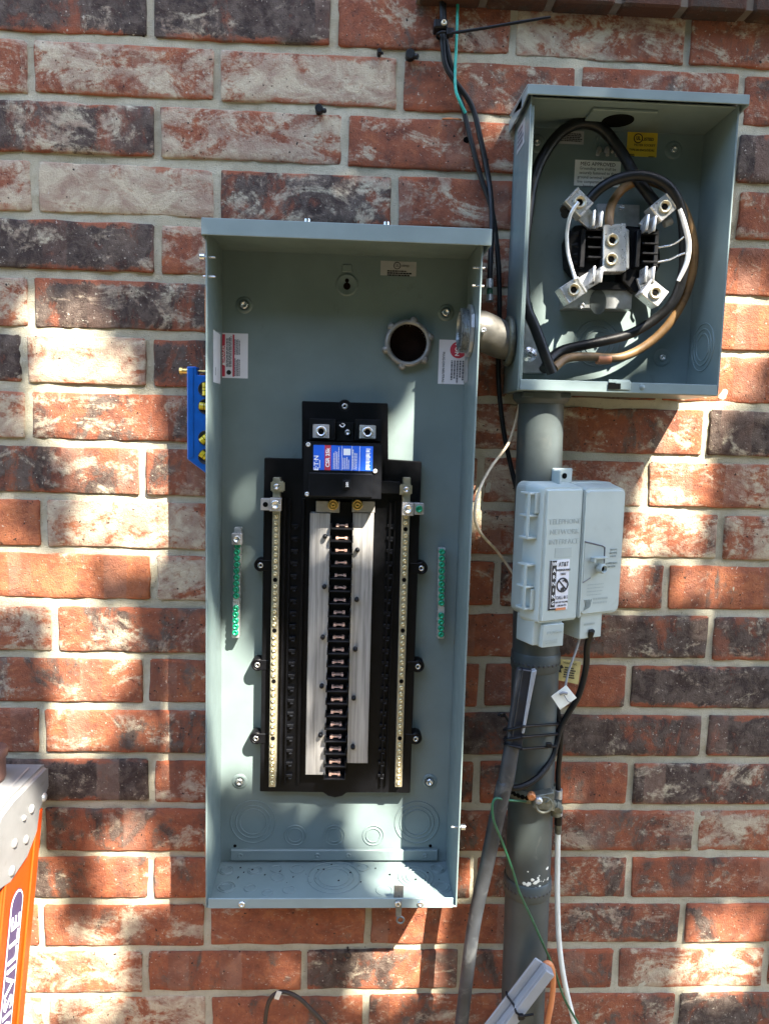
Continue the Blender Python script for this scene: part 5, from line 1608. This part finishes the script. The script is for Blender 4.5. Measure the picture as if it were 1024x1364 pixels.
MB().cyl((LX0 - .010, -LD + .010, zt - .006), (LX0 + .002, -LD + .010, zt - .006), .0042, n=12).cyl((LX0 - .012, -LD + .010, zt - .006), (LX0 - .008, -LD + .010, zt - .006), .0055, n=8, smooth=False).cyl((LX0 + .012, -LD + .010, zt - .006), (LX1, -LD + .010, zt - .006), .002, n=8).build('thumb_screw', 'brass', lev)

# ------------------------------------------------------------------ stepladder
LXS = -.450                                                  # its right flank
lad = thing('stepladder', 'orange fibreglass stepladder with a grey plastic top leaning at the left edge', 'ladder', (-.62, -.30, GZ))
zt = -1.060
cap = [(-.028, zt - .004), (-.040, zt), (-.145, zt + .004), (-.185, zt), (-.215, zt - .02), (-.205, zt - .100), (-.165, zt - .113), (-.110, zt - .108), (-.074, zt - .088), (-.062, zt - .060), (-.028, zt - .040)]
n = len(cap)
mb = MB()
mb.add([(LXS, y, z) for y, z in cap] + [(-.86, y, z) for y, z in cap], [tuple(range(n)), tuple(range(2 * n - 1, n - 1, -1))] + [(i, (i + 1) % n, n + (i + 1) % n, n + i) for i in range(n)])
mb.build('top_cap', 'ladgrey', lad, .006, 3)
MB().box((LXS - .30, -.130, zt + .001), (LXS - .018, -.055, zt + .0045)).build('tool_tray', 'ladgrey', lad, .002)
for y, z, r in ((-.052, zt - .045, .0062), (-.095, zt - .040, .0060), (-.120, zt - .040, .0040), (-.150, zt - .060, .0060), (-.115, zt - .075, .0058), (-.160, zt - .094, .0066)):
    MB().lathe((LXS - .001, y, z), (1, 0, 0), [(r * 1.15, 0), (r, .003), (r * .7, .0045), (.0001, .005)], 14).build('rivet', 'ladgrey' if z < zt - .05 else 'galv', lad)
# slanting rail: channel with web facing the camera side
sl = .30


def rail_pt(x, off, z):                                      # off: distance from the rear edge towards the camera
    return (x, -(.066 + (zt - .10 - z) * sl + off), z)


def rail(x_web, xin, mat, nm):
    z0, z1 = GZ + .02, zt - .06
    mb = MB()

    def bar(xa, xb, o0, o1):
        mb.hexa([rail_pt(xa, o0, z0), rail_pt(xb, o0, z0), rail_pt(xb, o1, z0), rail_pt(xa, o1, z0), rail_pt(xa, o0, z1), rail_pt(xb, o0, z1), rail_pt(xb, o1, z1), rail_pt(xa, o1, z1)])
    bar(x_web - .004, x_web, .0, .108)
    bar(xin, x_web - .0042, .0, .005)
    bar(xin, x_web - .0042, .103, .108)
    bar(x_web + .0002, x_web + .0035, .0, .020)
    bar(x_web + .0002, x_web + .0035, .088, .108)
    return mb.build(nm, mat, lad, .0012)


r1 = rail(LXS - .004, LXS - .032, 'orange', 'rail')
rail(-.846, -.818, 'orange', 'rail')
for k in range(3):
    z = zt - .32 - k * .30
    a, b = rail_pt(LXS - .012, .004, z), rail_pt(-.838, .09, z)
    MB().box((a[0], a[1], z), (b[0], b[1], z + .025)).build('step', 'alu', lad, .002)
# name plate on the web, reading upwards
zv = Vector((0, -sl * 1.0, -1)).normalized() * -1
yv = Vector((0, -1, 0))
x_p = LXS - .004 + .0006
cen = Vector(rail_pt(x_p, .058, -1.345))
rd = zv                                                       # reading direction (up)
ud = Vector((1, 0, 0)).cross(rd).normalized()
if ud.y > 0:
    ud = -ud
# letters face +x: x-dir up the rail, y-dir such that x cross y = +x
ydir = Vector((1, 0, 0)).cross(rd).normalized()


def stad(r, L, k):
    out = []
    for a0, s_ in ((-90, 1), (90, -1)):
        for i in range(11):
            t = math.radians(a0 + 180 * i / 10)
            out.append(cen + rd * (s_ * 0 + (L if a0 < 0 else -L) + r * math.cos(t)) + ydir * (r * math.sin(t)) + Vector((k, 0, 0)))
    return out


for r_, k_, mt in ((.0205, .0000, 'lettering'), (.0190, .0004, 'printwhite'), (.0166, .0008, 'lettering')):
    vs = stad(r_, .135, k_)
    MB().add(vs, [tuple(range(len(vs)))]).build('name_plate', mt, r1)
text('LOUISVILLE', cen + Vector((.0016, 0, 0)) + rd * .012, .036, 'printwhite', r1, rd, ydir, bold=.0003, squeeze=1.22)
# brown lid on the ladder top
p = U(-8, 1008, .10)
lid = MB().lathe((p.x - .010, -.100, zt + .0047), (0, 0, 1), [(.0001, 0), (.022, 0), (.024, .006), (.024, .034), (.027, .036), (.027, .046), (.024, .048), (.0001, .048)], 28)
top(lid, 'lid', 'lidbrown', 'brown round capped jar standing on the grey ladder top', 'jar', (p.x - .010, -.10, zt + .0047))
